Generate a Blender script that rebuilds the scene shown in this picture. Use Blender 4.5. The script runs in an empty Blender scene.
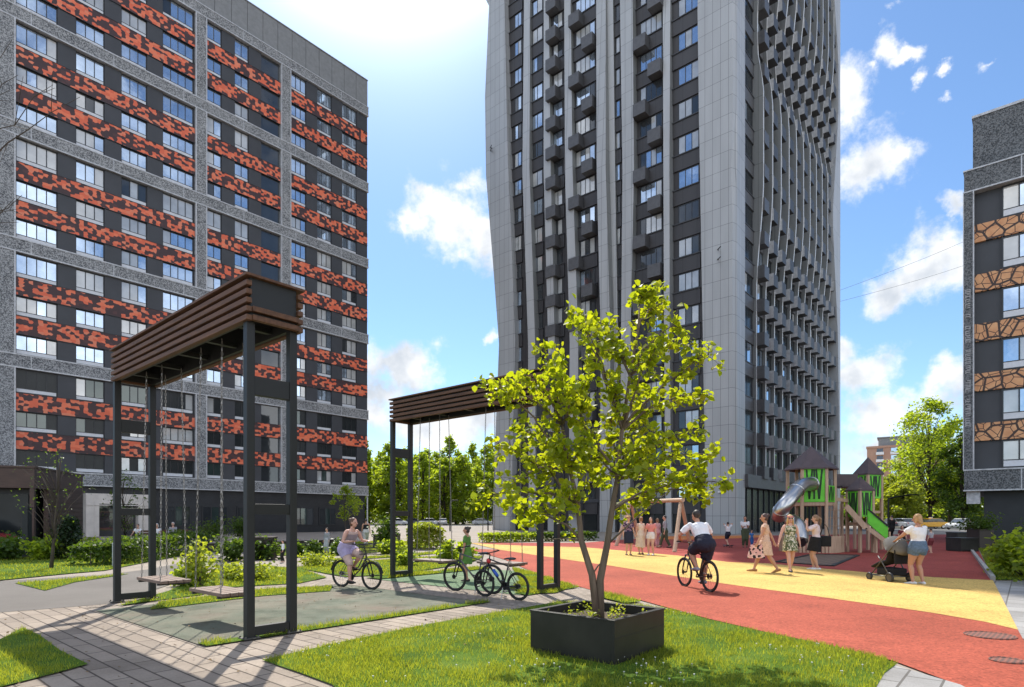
import bpy, bmesh, math, random
import numpy as np
from mathutils import Vector, Matrix, noise as mnoise
R = math.radians
rng = random.Random(7)
SC = bpy.context.scene
COL = SC.collection

# ---------------------------------------------------------------- camera
CAM_H = 1.55; F = 600.0; CX = 512.0; HZ = 518.0
cam = bpy.data.cameras.new('camera'); camo = bpy.data.objects.new('camera', cam); COL.objects.link(camo)
camo.location = (0, 0, CAM_H); camo.rotation_euler = (R(90), 0, 0)
cam.sensor_width = 36.0; cam.lens = F/1024*36; cam.shift_y = (HZ-343.5)/1024
cam.clip_start = 0.1; cam.clip_end = 3000
SC.camera = camo

# ---------------------------------------------------------------- sky, sun, exposure
SUN_AZ, SUN_EL = -13.5, 52.0
SKY_K = 0.12
def make_world():
    w = bpy.data.worlds.new('World'); SC.world = w; w.use_nodes = True
    nt = w.node_tree; N = nt.nodes; L = nt.links
    for n in list(N): N.remove(n)
    out = N.new('ShaderNodeOutputWorld'); bg = N.new('ShaderNodeBackground'); L.new(bg.outputs[0], out.inputs[0])
    bg.inputs[1].default_value = SKY_K
    sky = N.new('ShaderNodeTexSky'); sky.sky_type = 'NISHITA'; sky.sun_disc = False
    sky.sun_elevation = R(SUN_EL); sky.sun_rotation = R(SUN_AZ); sky.altitude = 150; sky.air_density = 1.0; sky.dust_density = 0.25; sky.ozone_density = 2.0
    tc = N.new('ShaderNodeTexCoord')
    def M(op, a, b=None, c=None, clamp=False):
        n = N.new('ShaderNodeMath'); n.operation = op; n.use_clamp = clamp
        for i, v in enumerate((a, b, c)):
            if v is None: continue
            if isinstance(v, (int, float)): n.inputs[i].default_value = v
            else: L.new(v, n.inputs[i])
        return n.outputs[0]
    def VM(op, a, b=None, sc=None):
        n = N.new('ShaderNodeVectorMath'); n.operation = op
        for i, v in enumerate((a, b)):
            if v is None: continue
            if isinstance(v, (tuple, list, Vector)): n.inputs[i].default_value = v
            else: L.new(v, n.inputs[i])
        if sc is not None: n.inputs['Scale'].default_value = sc
        return n
    d = VM('NORMALIZE', tc.outputs['Generated']).outputs[0]
    sx = N.new('ShaderNodeSeparateXYZ'); L.new(d, sx.inputs[0])
    blobs = [(450,220,52,44),(415,232,24,24),(485,245,34,38),(428,190,22,18),(470,182,24,14),(398,368,58,32),(372,405,40,40),(440,430,80,26),(480,418,40,26),(490,336,12,13),
             (872,160,54,38),(905,142,20,17),(846,95,22,38),(882,48,18,24),(895,12,11,9),(868,68,12,9),(915,76,10,13),(900,60,22,10),(940,262,50,42),(893,288,36,24),(950,207,24,11),(962,42,16,10),(984,54,19,14),(950,88,13,9),(947,60,11,9),(990,48,12,8),
             (862,375,38,34),(845,350,22,24),(880,415,70,30),(950,392,30,32),(885,450,70,26),(300,460,90,40),(620,460,150,40),(760,420,100,50)]
    # warp the direction a little so that the cloud outlines are ragged
    nz = N.new('ShaderNodeTexNoise'); nz.inputs['Scale'].default_value = 9.0; nz.inputs['Detail'].default_value = 9; nz.inputs['Roughness'].default_value = 0.62
    L.new(d, nz.inputs['Vector'])
    off = VM('SUBTRACT', nz.outputs['Color'], (0.5,0.5,0.5)).outputs[0]
    off = VM('SCALE', off, sc=0.10).outputs[0]
    dw = VM('ADD', d, off).outputs[0]
    def field(vec):
        cur = None
        for (px, py, rx, ry) in blobs:
            c = Vector(((px-CX)/F, 1.0, (HZ-py)/F)); ln = c.length; c.normalize()
            r = Vector((rx/F/ln, 0.5*(rx+ry)/F/ln, ry/F/ln))
            q = VM('SUBTRACT', vec, tuple(c)).outputs[0]
            q = VM('MULTIPLY', q, (1/r.x, 1/r.y, 1/r.z)).outputs[0]
            f = VM('LENGTH', q).outputs['Value']
            if rx < 20: f = M('ADD', f, 0.28)      # the small scraps are thin
            cur = f if cur is None else M('SMOOTH_MIN', cur, f, 0.25)
        return M('SUBTRACT', 1.0, cur)
    f0 = field(dw)
    nz2 = N.new('ShaderNodeTexNoise'); nz2.inputs['Scale'].default_value = 26.0; nz2.inputs['Detail'].default_value = 8; nz2.inputs['Roughness'].default_value = 0.6
    L.new(d, nz2.inputs['Vector'])
    f1 = M('ADD', f0, M('MULTIPLY', M('SUBTRACT', nz2.outputs[0], 0.5), 1.9))
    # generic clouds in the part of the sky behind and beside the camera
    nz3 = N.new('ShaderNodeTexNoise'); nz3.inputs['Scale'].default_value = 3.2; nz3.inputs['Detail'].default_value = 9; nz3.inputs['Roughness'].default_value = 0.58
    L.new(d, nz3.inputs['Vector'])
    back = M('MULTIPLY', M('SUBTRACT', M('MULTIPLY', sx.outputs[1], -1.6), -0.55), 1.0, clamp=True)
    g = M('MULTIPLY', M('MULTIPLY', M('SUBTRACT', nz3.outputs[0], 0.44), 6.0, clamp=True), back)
    mr = N.new('ShaderNodeMapRange'); mr.interpolation_type = 'SMOOTHSTEP'; mr.inputs[1].default_value = -0.05; mr.inputs[2].default_value = 0.72
    L.new(f1, mr.inputs[0])
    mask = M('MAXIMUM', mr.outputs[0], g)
    # brightness inside a cloud: thick lower middles are greyer, tops and rims white
    nz4 = N.new('ShaderNodeTexNoise'); nz4.inputs['Scale'].default_value = 14.0; nz4.inputs['Detail'].default_value = 6
    L.new(VM('ADD', d, (0.0,0.0,0.035)).outputs[0], nz4.inputs['Vector'])
    th = M('ADD', M('MULTIPLY', f0, 0.55), M('MULTIPLY', M('SUBTRACT', nz4.outputs[0], 0.5), 2.6))
    th = M('ADD', th, M('MULTIPLY', M('SUBTRACT', 0.42, sx.outputs[2]), 0.7))
    mr2 = N.new('ShaderNodeMapRange'); mr2.interpolation_type = 'SMOOTHSTEP'; mr2.inputs[1].default_value = 0.05; mr2.inputs[2].default_value = 0.95
    L.new(th, mr2.inputs[0])
    cc = N.new('ShaderNodeMix'); cc.data_type = 'RGBA'; L.new(mr2.outputs[0], cc.inputs[0])
    cc.inputs[6].default_value = (4.4, 4.45, 4.5, 1); cc.inputs[7].default_value = (2.5, 2.75, 3.1, 1)
    ccb = N.new('ShaderNodeMix'); ccb.data_type = 'RGBA'; L.new(back, ccb.inputs[0]); L.new(cc.outputs[2], ccb.inputs[6]); ccb.inputs[7].default_value = (8.5, 8.6, 8.8, 1)   # front-lit clouds opposite the sun, spread and brightened to add fill light
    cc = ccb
    # sky colour: nishita lifted towards a summer blue, plus the aureole round the sun
    S = Vector((math.sin(R(SUN_AZ))*math.cos(R(SUN_EL)), math.cos(R(SUN_AZ))*math.cos(R(SUN_EL)), math.sin(R(SUN_EL))))
    dt = VM('DOT_PRODUCT', d, tuple(S)).outputs['Value']
    dt = M('MAXIMUM', dt, 0.0)
    au = M('ADD', M('MULTIPLY', M('POWER', dt, 120.0), 34.0), M('MULTIPLY', M('POWER', dt, 30.0), 3.0))
    aus = VM('SCALE', (1.0, 1.0, 1.0)); L.new(au, aus.inputs['Scale'])
    skm = VM('MULTIPLY', sky.outputs[0], SKY_TINT).outputs[0]
    skc = VM('ADD', skm, aus.outputs[0]).outputs[0]
    fin = N.new('ShaderNodeMix'); fin.data_type = 'RGBA'
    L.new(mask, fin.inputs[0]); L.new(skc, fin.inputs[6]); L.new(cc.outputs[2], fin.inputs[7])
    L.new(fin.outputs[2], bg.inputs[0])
    w.cycles.sampling_method = 'MANUAL'; w.cycles.sample_map_resolution = 1024
SKY_TINT = (0.55, 0.645, 0.715)
make_world()
sl = bpy.data.lights.new('sun', 'SUN'); sl.energy = 2.9; sl.angle = R(0.53); sl.color = (1.0, 0.945, 0.85)
so = bpy.data.objects.new('sun', sl); COL.objects.link(so)
so.rotation_euler = (R(90-SUN_EL), 0, R(180-SUN_AZ)) # light travels from the sun's azimuth
def _aim_sun():
    S = Vector((math.sin(R(SUN_AZ))*math.cos(R(SUN_EL)), math.cos(R(SUN_AZ))*math.cos(R(SUN_EL)), math.sin(R(SUN_EL))))
    so.rotation_euler = S.to_track_quat('Z', 'Y').to_euler(); so.location = (0, 0, 120)
_aim_sun()
vs = SC.view_settings; vs.view_transform = 'Standard'; vs.look = 'None'; vs.gamma = 1; vs.use_curve_mapping = False
vs.exposure = 1.12
SC.cycles.max_bounces = 8; SC.cycles.transparent_max_bounces = 8; SC.cycles.use_denoising = True
SC.cycles.diffuse_bounces = 4; SC.cycles.glossy_bounces = 3; SC.cycles.transmission_bounces = 4
SC.cycles.sample_clamp_indirect = 6.0; SC.cycles.caustics_reflective = False; SC.cycles.caustics_refractive = False

# ---------------------------------------------------------------- frames and projections
TH = math.atan2(.758, .652)                     # the estate's street grid is turned by this against the camera
AX = Vector((math.cos(TH), math.sin(TH), 0)); BX = Vector((-math.sin(TH), math.cos(TH), 0))
def G(px, py, z=0.0):
    d = F*(CAM_H - z)/(py - HZ); return Vector(((px-CX)/F*d, d, z))
def P(px, py, d): return Vector(((px-CX)/F*d, d, (HZ-py)/F*d + CAM_H))
def AB(a, b, z=0.0): return Vector((a*AX.x + b*BX.x, a*AX.y + b*BX.y, z))

# ---------------------------------------------------------------- objects
def prop(o, label=None, cat=None, group=None, kind=None):
    if label: o['label'] = label
    if cat: o['category'] = cat
    if group: o['group'] = group
    if kind: o['kind'] = kind
    return o
def empty(name, loc=(0,0,0), rz=0.0, label=None, cat=None, group=None):
    o = bpy.data.objects.new(name, None); COL.objects.link(o); o.empty_display_size = .2
    o.location = loc; o.rotation_euler = (0, 0, rz)
    return prop(o, label, cat, group)
class MB:
    def __init__(s): s.v = []; s.f = []; s.m = []; s.M = None; s.mi = 0
    def add(s, vs, fs, mi=None):
        n = len(s.v)
        if s.M is not None: vs = [s.M @ Vector(p) for p in vs]
        s.v.extend([tuple(p) for p in vs]); s.f.extend([tuple(i+n for i in f) for f in fs]); s.m.extend([s.mi if mi is None else mi]*len(fs)); return s
    def box(s, x0, x1, y0, y1, z0, z1, mi=None):
        v = [(x0,y0,z0),(x1,y0,z0),(x1,y1,z0),(x0,y1,z0),(x0,y0,z1),(x1,y0,z1),(x1,y1,z1),(x0,y1,z1)]
        return s.add(v, [(3,2,1,0),(4,5,6,7),(0,1,5,4),(1,2,6,5),(2,3,7,6),(3,0,4,7)], mi)
    def bar(s, p, q, w, h=None, mi=None, up=(0,0,1)):
        h = h or w; p = Vector(p); q = Vector(q); t = (q-p).normalized(); u = Vector(up)
        if abs(t.dot(u)) > .98: u = Vector((0,1,0))
        a = t.cross(u).normalized(); b = a.cross(t)
        v = [c + a*i*w/2 + b*j*h/2 for c in (p, q) for i, j in ((-1,-1),(1,-1),(1,1),(-1,1))]
        return s.add(v, [(0,1,2,3),(7,6,5,4),(0,4,5,1),(1,5,6,2),(2,6,7,3),(3,7,4,0)], mi)
    def tube(s, pts, r, n=8, mi=None, side=(1,0,0), closed=False, round_=False, flat=None):
        pts = [Vector(p) for p in pts]; k = len(pts)
        rs = [x if isinstance(x, (tuple, list)) else (x, x) for x in (r if isinstance(r, (list, tuple)) and len(r) == k and not (k == 2 and False) else [r]*k)]
        tans = []
        for i in range(k):
            a = pts[i-1] if (i > 0 or closed) else pts[i]; b = pts[(i+1) % k] if (i < k-1 or closed) else pts[i]
            t = b-a; tans.append(t.normalized() if t.length > 1e-9 else Vector((0,0,1)))
        if round_ and not closed:
            def capst(i, sg):
                out = []
                for ca in (.55, .88):
                    rr = math.sqrt(max(0, 1-ca*ca)); m = min(rs[i])
                    out.append((pts[i] + tans[i]*sg*m*ca, (rs[i][0]*rr, rs[i][1]*rr), tans[i]))
                return out
            st = list(reversed(capst(0, -1))) + [(pts[i], rs[i], tans[i]) for i in range(k)] + capst(k-1, 1)
            pts = [x[0] for x in st]; rs = [x[1] for x in st]; tans = [x[2] for x in st]; k = len(pts)
        sd = Vector(side); vs = []; fs = []
        for p, (ra, rb), t in zip(pts, rs, tans):
            a = sd - t*sd.dot(t)
            if a.length < .15: a = Vector((0,1,.3)); a = a - t*a.dot(t)
            a.normalize(); b = t.cross(a)
            for j in range(n):
                th = 2*math.pi*j/n; vs.append(p + a*ra*math.cos(th) + b*rb*math.sin(th))
        seg = k if closed else k-1
        for i in range(seg):
            i2 = (i+1) % k
            for j in range(n):
                j2 = (j+1) % n; fs.append((i*n+j, i*n+j2, i2*n+j2, i2*n+j))
        if not closed: fs.append(tuple(range(n-1, -1, -1))); fs.append(tuple((k-1)*n+j for j in range(n)))
        return s.add(vs, fs, mi)
    def ball(s, c, rx, ry=None, rz=None, n=10, m=7, mi=None):
        ry = ry or rx; rz = rz or rx; c = Vector(c); vs = [c + Vector((0,0,-rz))]; fs = []
        for i in range(1, m):
            ph = -math.pi/2 + math.pi*i/m
            for j in range(n):
                th = 2*math.pi*j/n; vs.append(c + Vector((rx*math.cos(ph)*math.cos(th), ry*math.cos(ph)*math.sin(th), rz*math.sin(ph))))
        vs.append(c + Vector((0,0,rz))); top = len(vs)-1
        for j in range(n):
            j2 = (j+1) % n; fs.append((0, 1+j2, 1+j)); fs.append((top, top-n+j, top-n+j2))
            for i in range(m-2): fs.append((1+i*n+j, 1+i*n+j2, 1+(i+1)*n+j2, 1+(i+1)*n+j))
        return s.add(vs, fs, mi)
    def prism(s, poly, z0, z1, mi=None):
        n = len(poly); v = [(p[0],p[1],z0) for p in poly] + [(p[0],p[1],z1) for p in poly]
        area = sum(poly[i][0]*poly[(i+1)%n][1]-poly[(i+1)%n][0]*poly[i][1] for i in range(n))
        f = [tuple(range(n-1,-1,-1)), tuple(range(n, 2*n))] + [(i,(i+1)%n,n+(i+1)%n,n+i) for i in range(n)]
        if area < 0: f = [tuple(reversed(x)) for x in f]
        return s.add(v, f, mi)
    def torus(s, c, R0, r, axis='x', n=32, m=8, mi=None):
        pts = []
        for i in range(n):
            t = 2*math.pi*i/n; a, b = R0*math.cos(t), R0*math.sin(t)
            pts.append(Vector(c) + (Vector((0,a,b)) if axis == 'x' else Vector((a,0,b)) if axis == 'y' else Vector((a,b,0))))
        return s.tube(pts, r, m, mi, side=(1,0,0) if axis == 'x' else (0,1,0) if axis == 'y' else (0,0,1), closed=True)
    def build(s, name, mats, parent=None, smooth=False, bevel=0.0, loc=None):
        me = bpy.data.meshes.new(name); me.from_pydata(s.v, [], s.f)
        mats = mats if isinstance(mats, (list, tuple)) else [mats]
        for m in mats: me.materials.append(m)
        if len(mats) > 1: me.polygons.foreach_set('material_index', s.m)
        if smooth: me.polygons.foreach_set('use_smooth', [True]*len(me.polygons))
        me.update()
        o = bpy.data.objects.new(name, me); COL.objects.link(o)
        if parent is not None: o.parent = parent
        if loc is not None: o.location = loc
        if bevel > 0:
            b = o.modifiers.new('bevel', 'BEVEL'); b.width = bevel; b.segments = 2; b.limit_method = 'ANGLE'
        return o
def fix_normals(o):
    bm = bmesh.new(); bm.from_mesh(o.data); bmesh.ops.recalc_face_normals(bm, faces=bm.faces); bm.to_mesh(o.data); bm.free(); return o
def copy_tree(o, parent=None):
    c = o.copy(); COL.objects.link(c); c.parent = parent
    for ch in list(o.children): copy_tree(ch, c)
    return c

# ---------------------------------------------------------------- materials
class NT:
    def __init__(s, name):
        s.m = bpy.data.materials.new(name); s.m.use_nodes = True; s.nt = s.m.node_tree; s.N = s.nt.nodes; s.L = s.nt.links
        s.b = s.N['Principled BSDF']; s.out = s.N['Material Output']
    def n(s, t, **k):
        x = s.N.new(t)
        for a, v in k.items(): setattr(x, a, v)
        return x
    def tex(s, kind='Object', scale=None, rot=None):
        t = s.n('ShaderNodeTexCoord').outputs[kind]
        if scale is not None or rot is not None:
            mp = s.n('ShaderNodeMapping'); s.L.new(t, mp.inputs[0])
            if scale is not None: mp.inputs['Scale'].default_value = scale if isinstance(scale, (tuple, list)) else (scale,)*3
            if rot is not None: mp.inputs['Rotation'].default_value = rot
            return mp.outputs[0]
        return t
    def pos(s): return s.n('ShaderNodeNewGeometry').outputs['Position']
    def noise(s, v, sc, det=4, ro=.55):
        x = s.n('ShaderNodeTexNoise'); x.inputs['Scale'].default_value = sc; x.inputs['Detail'].default_value = det; x.inputs['Roughness'].default_value = ro
        if v is not None: s.L.new(v, x.inputs['Vector'])
        return x.outputs[0]
    def ramp(s, v, stops, interp='LINEAR'):
        x = s.n('ShaderNodeValToRGB'); s.L.new(v, x.inputs[0]); cr = x.color_ramp; cr.interpolation = interp
        while len(cr.elements) < len(stops): cr.elements.new(.5)
        for e, (p, c) in zip(cr.elements, stops): e.position = p; e.color = c if len(c) == 4 else (*c, 1)
        return x.outputs[0]
    def mix(s, f, a, b, mode='MIX'):
        x = s.n('ShaderNodeMix', data_type='RGBA', blend_type=mode)
        for i, v in ((0, f), (6, a), (7, b)):
            if isinstance(v, (int, float)): x.inputs[i].default_value = v
            elif isinstance(v, tuple): x.inputs[i].default_value = v if len(v) == 4 else (*v, 1)
            else: s.L.new(v, x.inputs[i])
        return x.outputs[2]
    def math(s, op, a, b=0.0, clamp=False):
        x = s.n('ShaderNodeMath', operation=op, use_clamp=clamp)
        for i, v in enumerate((a, b)):
            if isinstance(v, (int, float)): x.inputs[i].default_value = v
            else: s.L.new(v, x.inputs[i])
        return x.outputs[0]
    def bump(s, h, st=.3, dist=.02):
        x = s.n('ShaderNodeBump'); x.inputs['Strength'].default_value = st; x.inputs['Distance'].default_value = dist; s.L.new(h, x.inputs['Height']); s.L.new(x.outputs[0], s.b.inputs['Normal'])
    def col(s, c):
        if isinstance(c, tuple): s.b.inputs['Base Color'].default_value = c if len(c) == 4 else (*c, 1)
        else: s.L.new(c, s.b.inputs['Base Color'])
    def set(s, rough=.6, metal=0.0, spec=.5):
        s.b.inputs['Roughness'].default_value = rough; s.b.inputs['Metallic'].default_value = metal; s.b.inputs['Specular IOR Level'].default_value = spec; return s
_mc = {}
def plain(name, c, rough=.6, metal=0.0, var=.25, sc=6.0, spec=.5, bump=0.0):
    if name in _mc: return _mc[name]
    t = NT(name); t.set(rough, metal, spec); v = t.tex('Object'); nz = t.noise(v, sc, 5)
    lo = tuple(x*(1-var) for x in c); hi = tuple(min(1, x*(1+var)) for x in c)
    t.col(t.ramp(nz, [(.3, lo), (.7, hi)]))
    if bump: t.bump(t.noise(v, sc*6, 3), bump, .01)
    _mc[name] = t.m; return t.m
def leafmat(name, c1, c2, tr=.5, sc=1.2, tc=None):
    """Leaf: diffuse and translucent, colour varied leaf by leaf (random per island) and clump by clump."""
    t = NT(name); t.N.remove(t.b)
    geo = t.n('ShaderNodeNewGeometry'); nz = t.noise(t.tex('Object'), sc, 3)
    f = t.math('ADD', t.math('MULTIPLY', geo.outputs['Random Per Island'], .55), t.math('MULTIPLY', nz, .55), clamp=True)
    base = t.mix(f, c1, c2)
    df = t.n('ShaderNodeBsdfPrincipled'); t.L.new(base, df.inputs['Base Color']); df.inputs['Roughness'].default_value = .45; df.inputs['Specular IOR Level'].default_value = .35
    tl = t.n('ShaderNodeBsdfTranslucent')
    tint = t.mix(1.0, base, tc or (3.0, 2.3, .9), 'MULTIPLY'); t.L.new(tint, tl.inputs[0])
    mx = t.n('ShaderNodeMixShader'); mx.inputs[0].default_value = tr
    t.L.new(df.outputs[0], mx.inputs[1]); t.L.new(tl.outputs[0], mx.inputs[2]); t.L.new(mx.outputs[0], t.out.inputs[0])
    return t.m
def m_speckle(name, dark, light, sc=22, bands=True):
    """washed pebble concrete: dark and light chips"""
    t = NT(name); t.set(.75); v = t.tex('Object')
    vo = t.n('ShaderNodeTexVoronoi'); vo.inputs['Scale'].default_value = sc; t.L.new(v, vo.inputs['Vector'])
    sp = t.n('ShaderNodeSeparateColor'); t.L.new(vo.outputs['Color'], sp.inputs[0])
    c = t.ramp(sp.outputs[0], [(.2, dark), (.5, tuple((a+b)/2 for a, b in zip(dark, light))), (.8, light)])
    big = t.noise(v, .5, 5, .6); c = t.mix(.25, c, t.ramp(big, [(.35, tuple(x*.7 for x in dark)), (.7, light)]))
    t.col(c); t.bump(vo.outputs['Distance'], .25, .02); return t.m
M = {}
def mats():
    M['pebble'] = m_speckle('pebble_concrete', (.055,.06,.07), (.42,.43,.44), 17)
    M['pebble_dark'] = m_speckle('dark_pebble_concrete', (.03,.035,.04), (.20,.21,.22), 17)
    M['trim_light'] = plain('light_metal_trim', (.46,.47,.49), .45, .2)
    M['wall_dark'] = plain('anthracite_panel', (.045,.048,.056), .55, 0, .12, .7)
    M['wall_black'] = plain('black_slat_wall', (.022,.024,.028), .5, 0, .2, 1.5)
    M['frame_dark'] = plain('dark_window_frame', (.02,.022,.026), .4, 0, .1)
    M['sill_white'] = plain('white_sill_panel', (.62,.64,.68), .35, 0, .06)
    # orange/brown scattered hexagons
    t = NT('orange_hexagon_panel'); t.set(.55); v = t.tex('Object', (1.0, 1.0, 1.35))
    sx = t.n('ShaderNodeSeparateXYZ'); t.L.new(v, sx.inputs[0]); cb = t.n('ShaderNodeCombineXYZ'); t.L.new(sx.outputs[0], cb.inputs[0]); t.L.new(sx.outputs[2], cb.inputs[1])
    vo = t.n('ShaderNodeTexVoronoi'); vo.voronoi_dimensions = '2D'; vo.inputs['Scale'].default_value = 3.3; vo.inputs['Randomness'].default_value = .6; t.L.new(cb.outputs[0], vo.inputs['Vector'])
    sp = t.n('ShaderNodeSeparateColor'); t.L.new(vo.outputs['Color'], sp.inputs[0])
    c = t.ramp(sp.outputs[0], [(0, (.055,.026,.028)), (.44, (.085,.034,.034)), (.52, (.72,.14,.065)), (.75, (.80,.19,.09)), (.9, (.74,.22,.12))], 'CONSTANT')
    c = t.mix(.25, c, t.mix(1.0, c, t.ramp(t.noise(v, 3, 4), [(.3, (.6,.6,.6)), (.7, (1,1,1))]), 'MULTIPLY')); t.col(c); M['orange_hex'] = t.m
    # sandy orange panel with dark branching lines
    t = NT('sand_panel_with_dark_veins'); t.set(.55); v = t.tex('Object')
    sx = t.n('ShaderNodeSeparateXYZ'); t.L.new(v, sx.inputs[0]); cb = t.n('ShaderNodeCombineXYZ'); t.L.new(sx.outputs[1], cb.inputs[0]); t.L.new(sx.outputs[2], cb.inputs[1])
    vo = t.n('ShaderNodeTexVoronoi'); vo.voronoi_dimensions = '2D'; vo.feature = 'DISTANCE_TO_EDGE'; vo.inputs['Scale'].default_value = 2.2; t.L.new(cb.outputs[0], vo.inputs['Vector'])
    vo2 = t.n('ShaderNodeTexVoronoi'); vo2.voronoi_dimensions = '2D'; vo2.feature = 'DISTANCE_TO_EDGE'; vo2.inputs['Scale'].default_value = 1.3; mp = t.n('ShaderNodeMapping'); mp.inputs['Location'].default_value = (3.3,1.7,0); t.L.new(cb.outputs[0], mp.inputs[0]); t.L.new(mp.outputs[0], vo2.inputs['Vector'])
    mn = t.math('MINIMUM', vo.outputs['Distance'], t.math('MULTIPLY', vo2.outputs['Distance'], .6))
    base = t.ramp(t.noise(v, 2.2, 4), [(.3, (.56,.25,.11)), (.7, (.72,.39,.19))]); ln = t.ramp(mn, [(.035, (0,0,0)), (.05, (1,1,1))])
    t.col(t.mix(ln, (.045,.025,.02), base)); M['orange_vein'] = t.m
    # glass: coated panes that mirror the sky, some with pale blinds behind, some open to a dark room
    def glass(name, c, met, rough=.03, var=.15):
        t = NT(name); t.set(rough, met, .8); v = t.tex('Object'); t.col(t.ramp(t.noise(v, .9, 3), [(.3, tuple(x*(1-var) for x in c)), (.7, tuple(min(1, x*(1+var)) for x in c))]))
        t.b.inputs['Coat Weight'].default_value = .6; t.b.inputs['Coat Roughness'].default_value = .02
        t.bump(t.noise(v, 1.3, 2), .04, .05); return t.m
    M['glass'] = glass('reflective_window_glass', (.50,.60,.72), .8)
    M['glass_blind'] = glass('window_glass_with_pale_blind', (.52,.53,.53), .25, .06)
    M['glass_dark'] = glass('dark_window_glass', (.045,.05,.055), .25)
    M['glass_shop'] = plain('dark_shop_glass', (.02,.024,.026), .2, 0, .2, 1, .25)
    M['glass_green'] = glass('greenish_shop_glass', (.05,.075,.07), .3)
    M['concrete'] = plain('pale_concrete', (.42,.42,.41), .8, 0, .15, 1.2)
    # tower cladding tiles: joints by brick texture on object coords
    def tiles(name, c, bw, bh, off=.0, axis='y'):
        t = NT(name); t.set(.5, .15); v = t.tex('Object'); sx = t.n('ShaderNodeSeparateXYZ'); t.L.new(v, sx.inputs[0]); cb = t.n('ShaderNodeCombineXYZ')
        t.L.new(t.math('ADD', sx.outputs[0], sx.outputs[1]), cb.inputs[0]); t.L.new(sx.outputs[2], cb.inputs[1])
        br = t.n('ShaderNodeTexBrick'); br.offset = off; t.L.new(cb.outputs[0], br.inputs['Vector']); br.inputs['Scale'].default_value = 1
        br.inputs['Brick Width'].default_value = bw; br.inputs['Row Height'].default_value = bh; br.inputs['Mortar Size'].default_value = .018; br.inputs['Mortar Smooth'].default_value = .1; br.inputs['Bias'].default_value = 0
        br.inputs['Color1'].default_value = (*c, 1); br.inputs['Color2'].default_value = (*[x*.9 for x in c], 1); br.inputs['Mortar'].default_value = (*[x*.35 for x in c], 1)
        c2 = t.mix(.35, br.outputs[0], t.mix(1.0, br.outputs[0], t.ramp(t.noise(t.tex('Object', (1, 1, .15)), .8, 5, .6), [(.3, (.62,.62,.62)), (.7, (1,1,1))]), 'MULTIPLY'))
        t.col(c2); return t.m
    M['tile'] = tiles('pale_facade_tile', (.44,.45,.46), .78, 1.75)
    M['tile_dark'] = tiles('dark_facade_panel', (.056,.054,.058), 1.5, 3.5)
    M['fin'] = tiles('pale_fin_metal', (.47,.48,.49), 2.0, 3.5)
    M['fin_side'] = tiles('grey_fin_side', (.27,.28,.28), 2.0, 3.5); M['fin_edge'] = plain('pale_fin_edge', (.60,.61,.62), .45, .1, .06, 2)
    M['panel_mid'] = tiles('mid_grey_panel', (.13,.13,.135), 1.5, 3.5); M['box_side'] = plain('pale_box_side', (.48,.48,.485), .5, .2, .15, 3)
    M['box_light'] = plain('grey_perforated_metal', (.10,.10,.105), .5, .3, .15, 3)
    M['steel_dark'] = plain('anthracite_steel', (.0085,.0095,.009), .55, .0, .15, 4)
    # brown timber slats
    def wood(name, c1, c2, sc=(1.2, 14, 14), rough=.55):
        t = NT(name); t.set(rough); v = t.tex('Object', sc); nz = t.noise(v, 1.6, 6, .6); t.col(t.ramp(nz, [(.25, c1), (.75, c2)])); t.bump(nz, .15, .004); return t.m
    M['wood_brown'] = wood('brown_stained_wood', (.05,.022,.011), (.155,.072,.034), (14, 1.2, 14), .7)
    M['wood_seat'] = wood('weathered_seat_wood', (.10,.062,.045), (.24,.16,.12), (14, 1.2, 14))
    M['wood_post'] = wood('pale_larch_wood', (.34,.22,.14), (.55,.39,.27), (9, 9, .9))
    M['wood_clad'] = wood('dark_brown_cladding', (.035,.018,.013), (.085,.045,.032), (1.2, 1.2, 12))
    M['bark'] = wood('tree_bark', (.07,.05,.036), (.19,.14,.10), (10, 10, 1.5), .85)
    M['bark_dark'] = wood('dark_tree_bark', (.03,.024,.018), (.085,.066,.05), (6, 6, 1), .9)
    M['planter'] = plain('black_planter_metal', (.022,.020,.018), .45, .2, .35, 3)
    M['planter_brown'] = plain('dark_brown_planter', (.032,.022,.018), .5, .1, .3, 3)
    M['white_paint'] = plain('white_paint', (.72,.72,.72), .5)
    M['marble'] = plain('cream_portal_stone', (.62,.57,.52), .5, 0, .12, 1.5)
    M['metal_wire'] = plain('grey_wire', (.2,.2,.2), .5, .6)
    M['chain'] = plain('chain_steel', (.23,.22,.21), .4, .8, .2)
mats()
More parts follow.
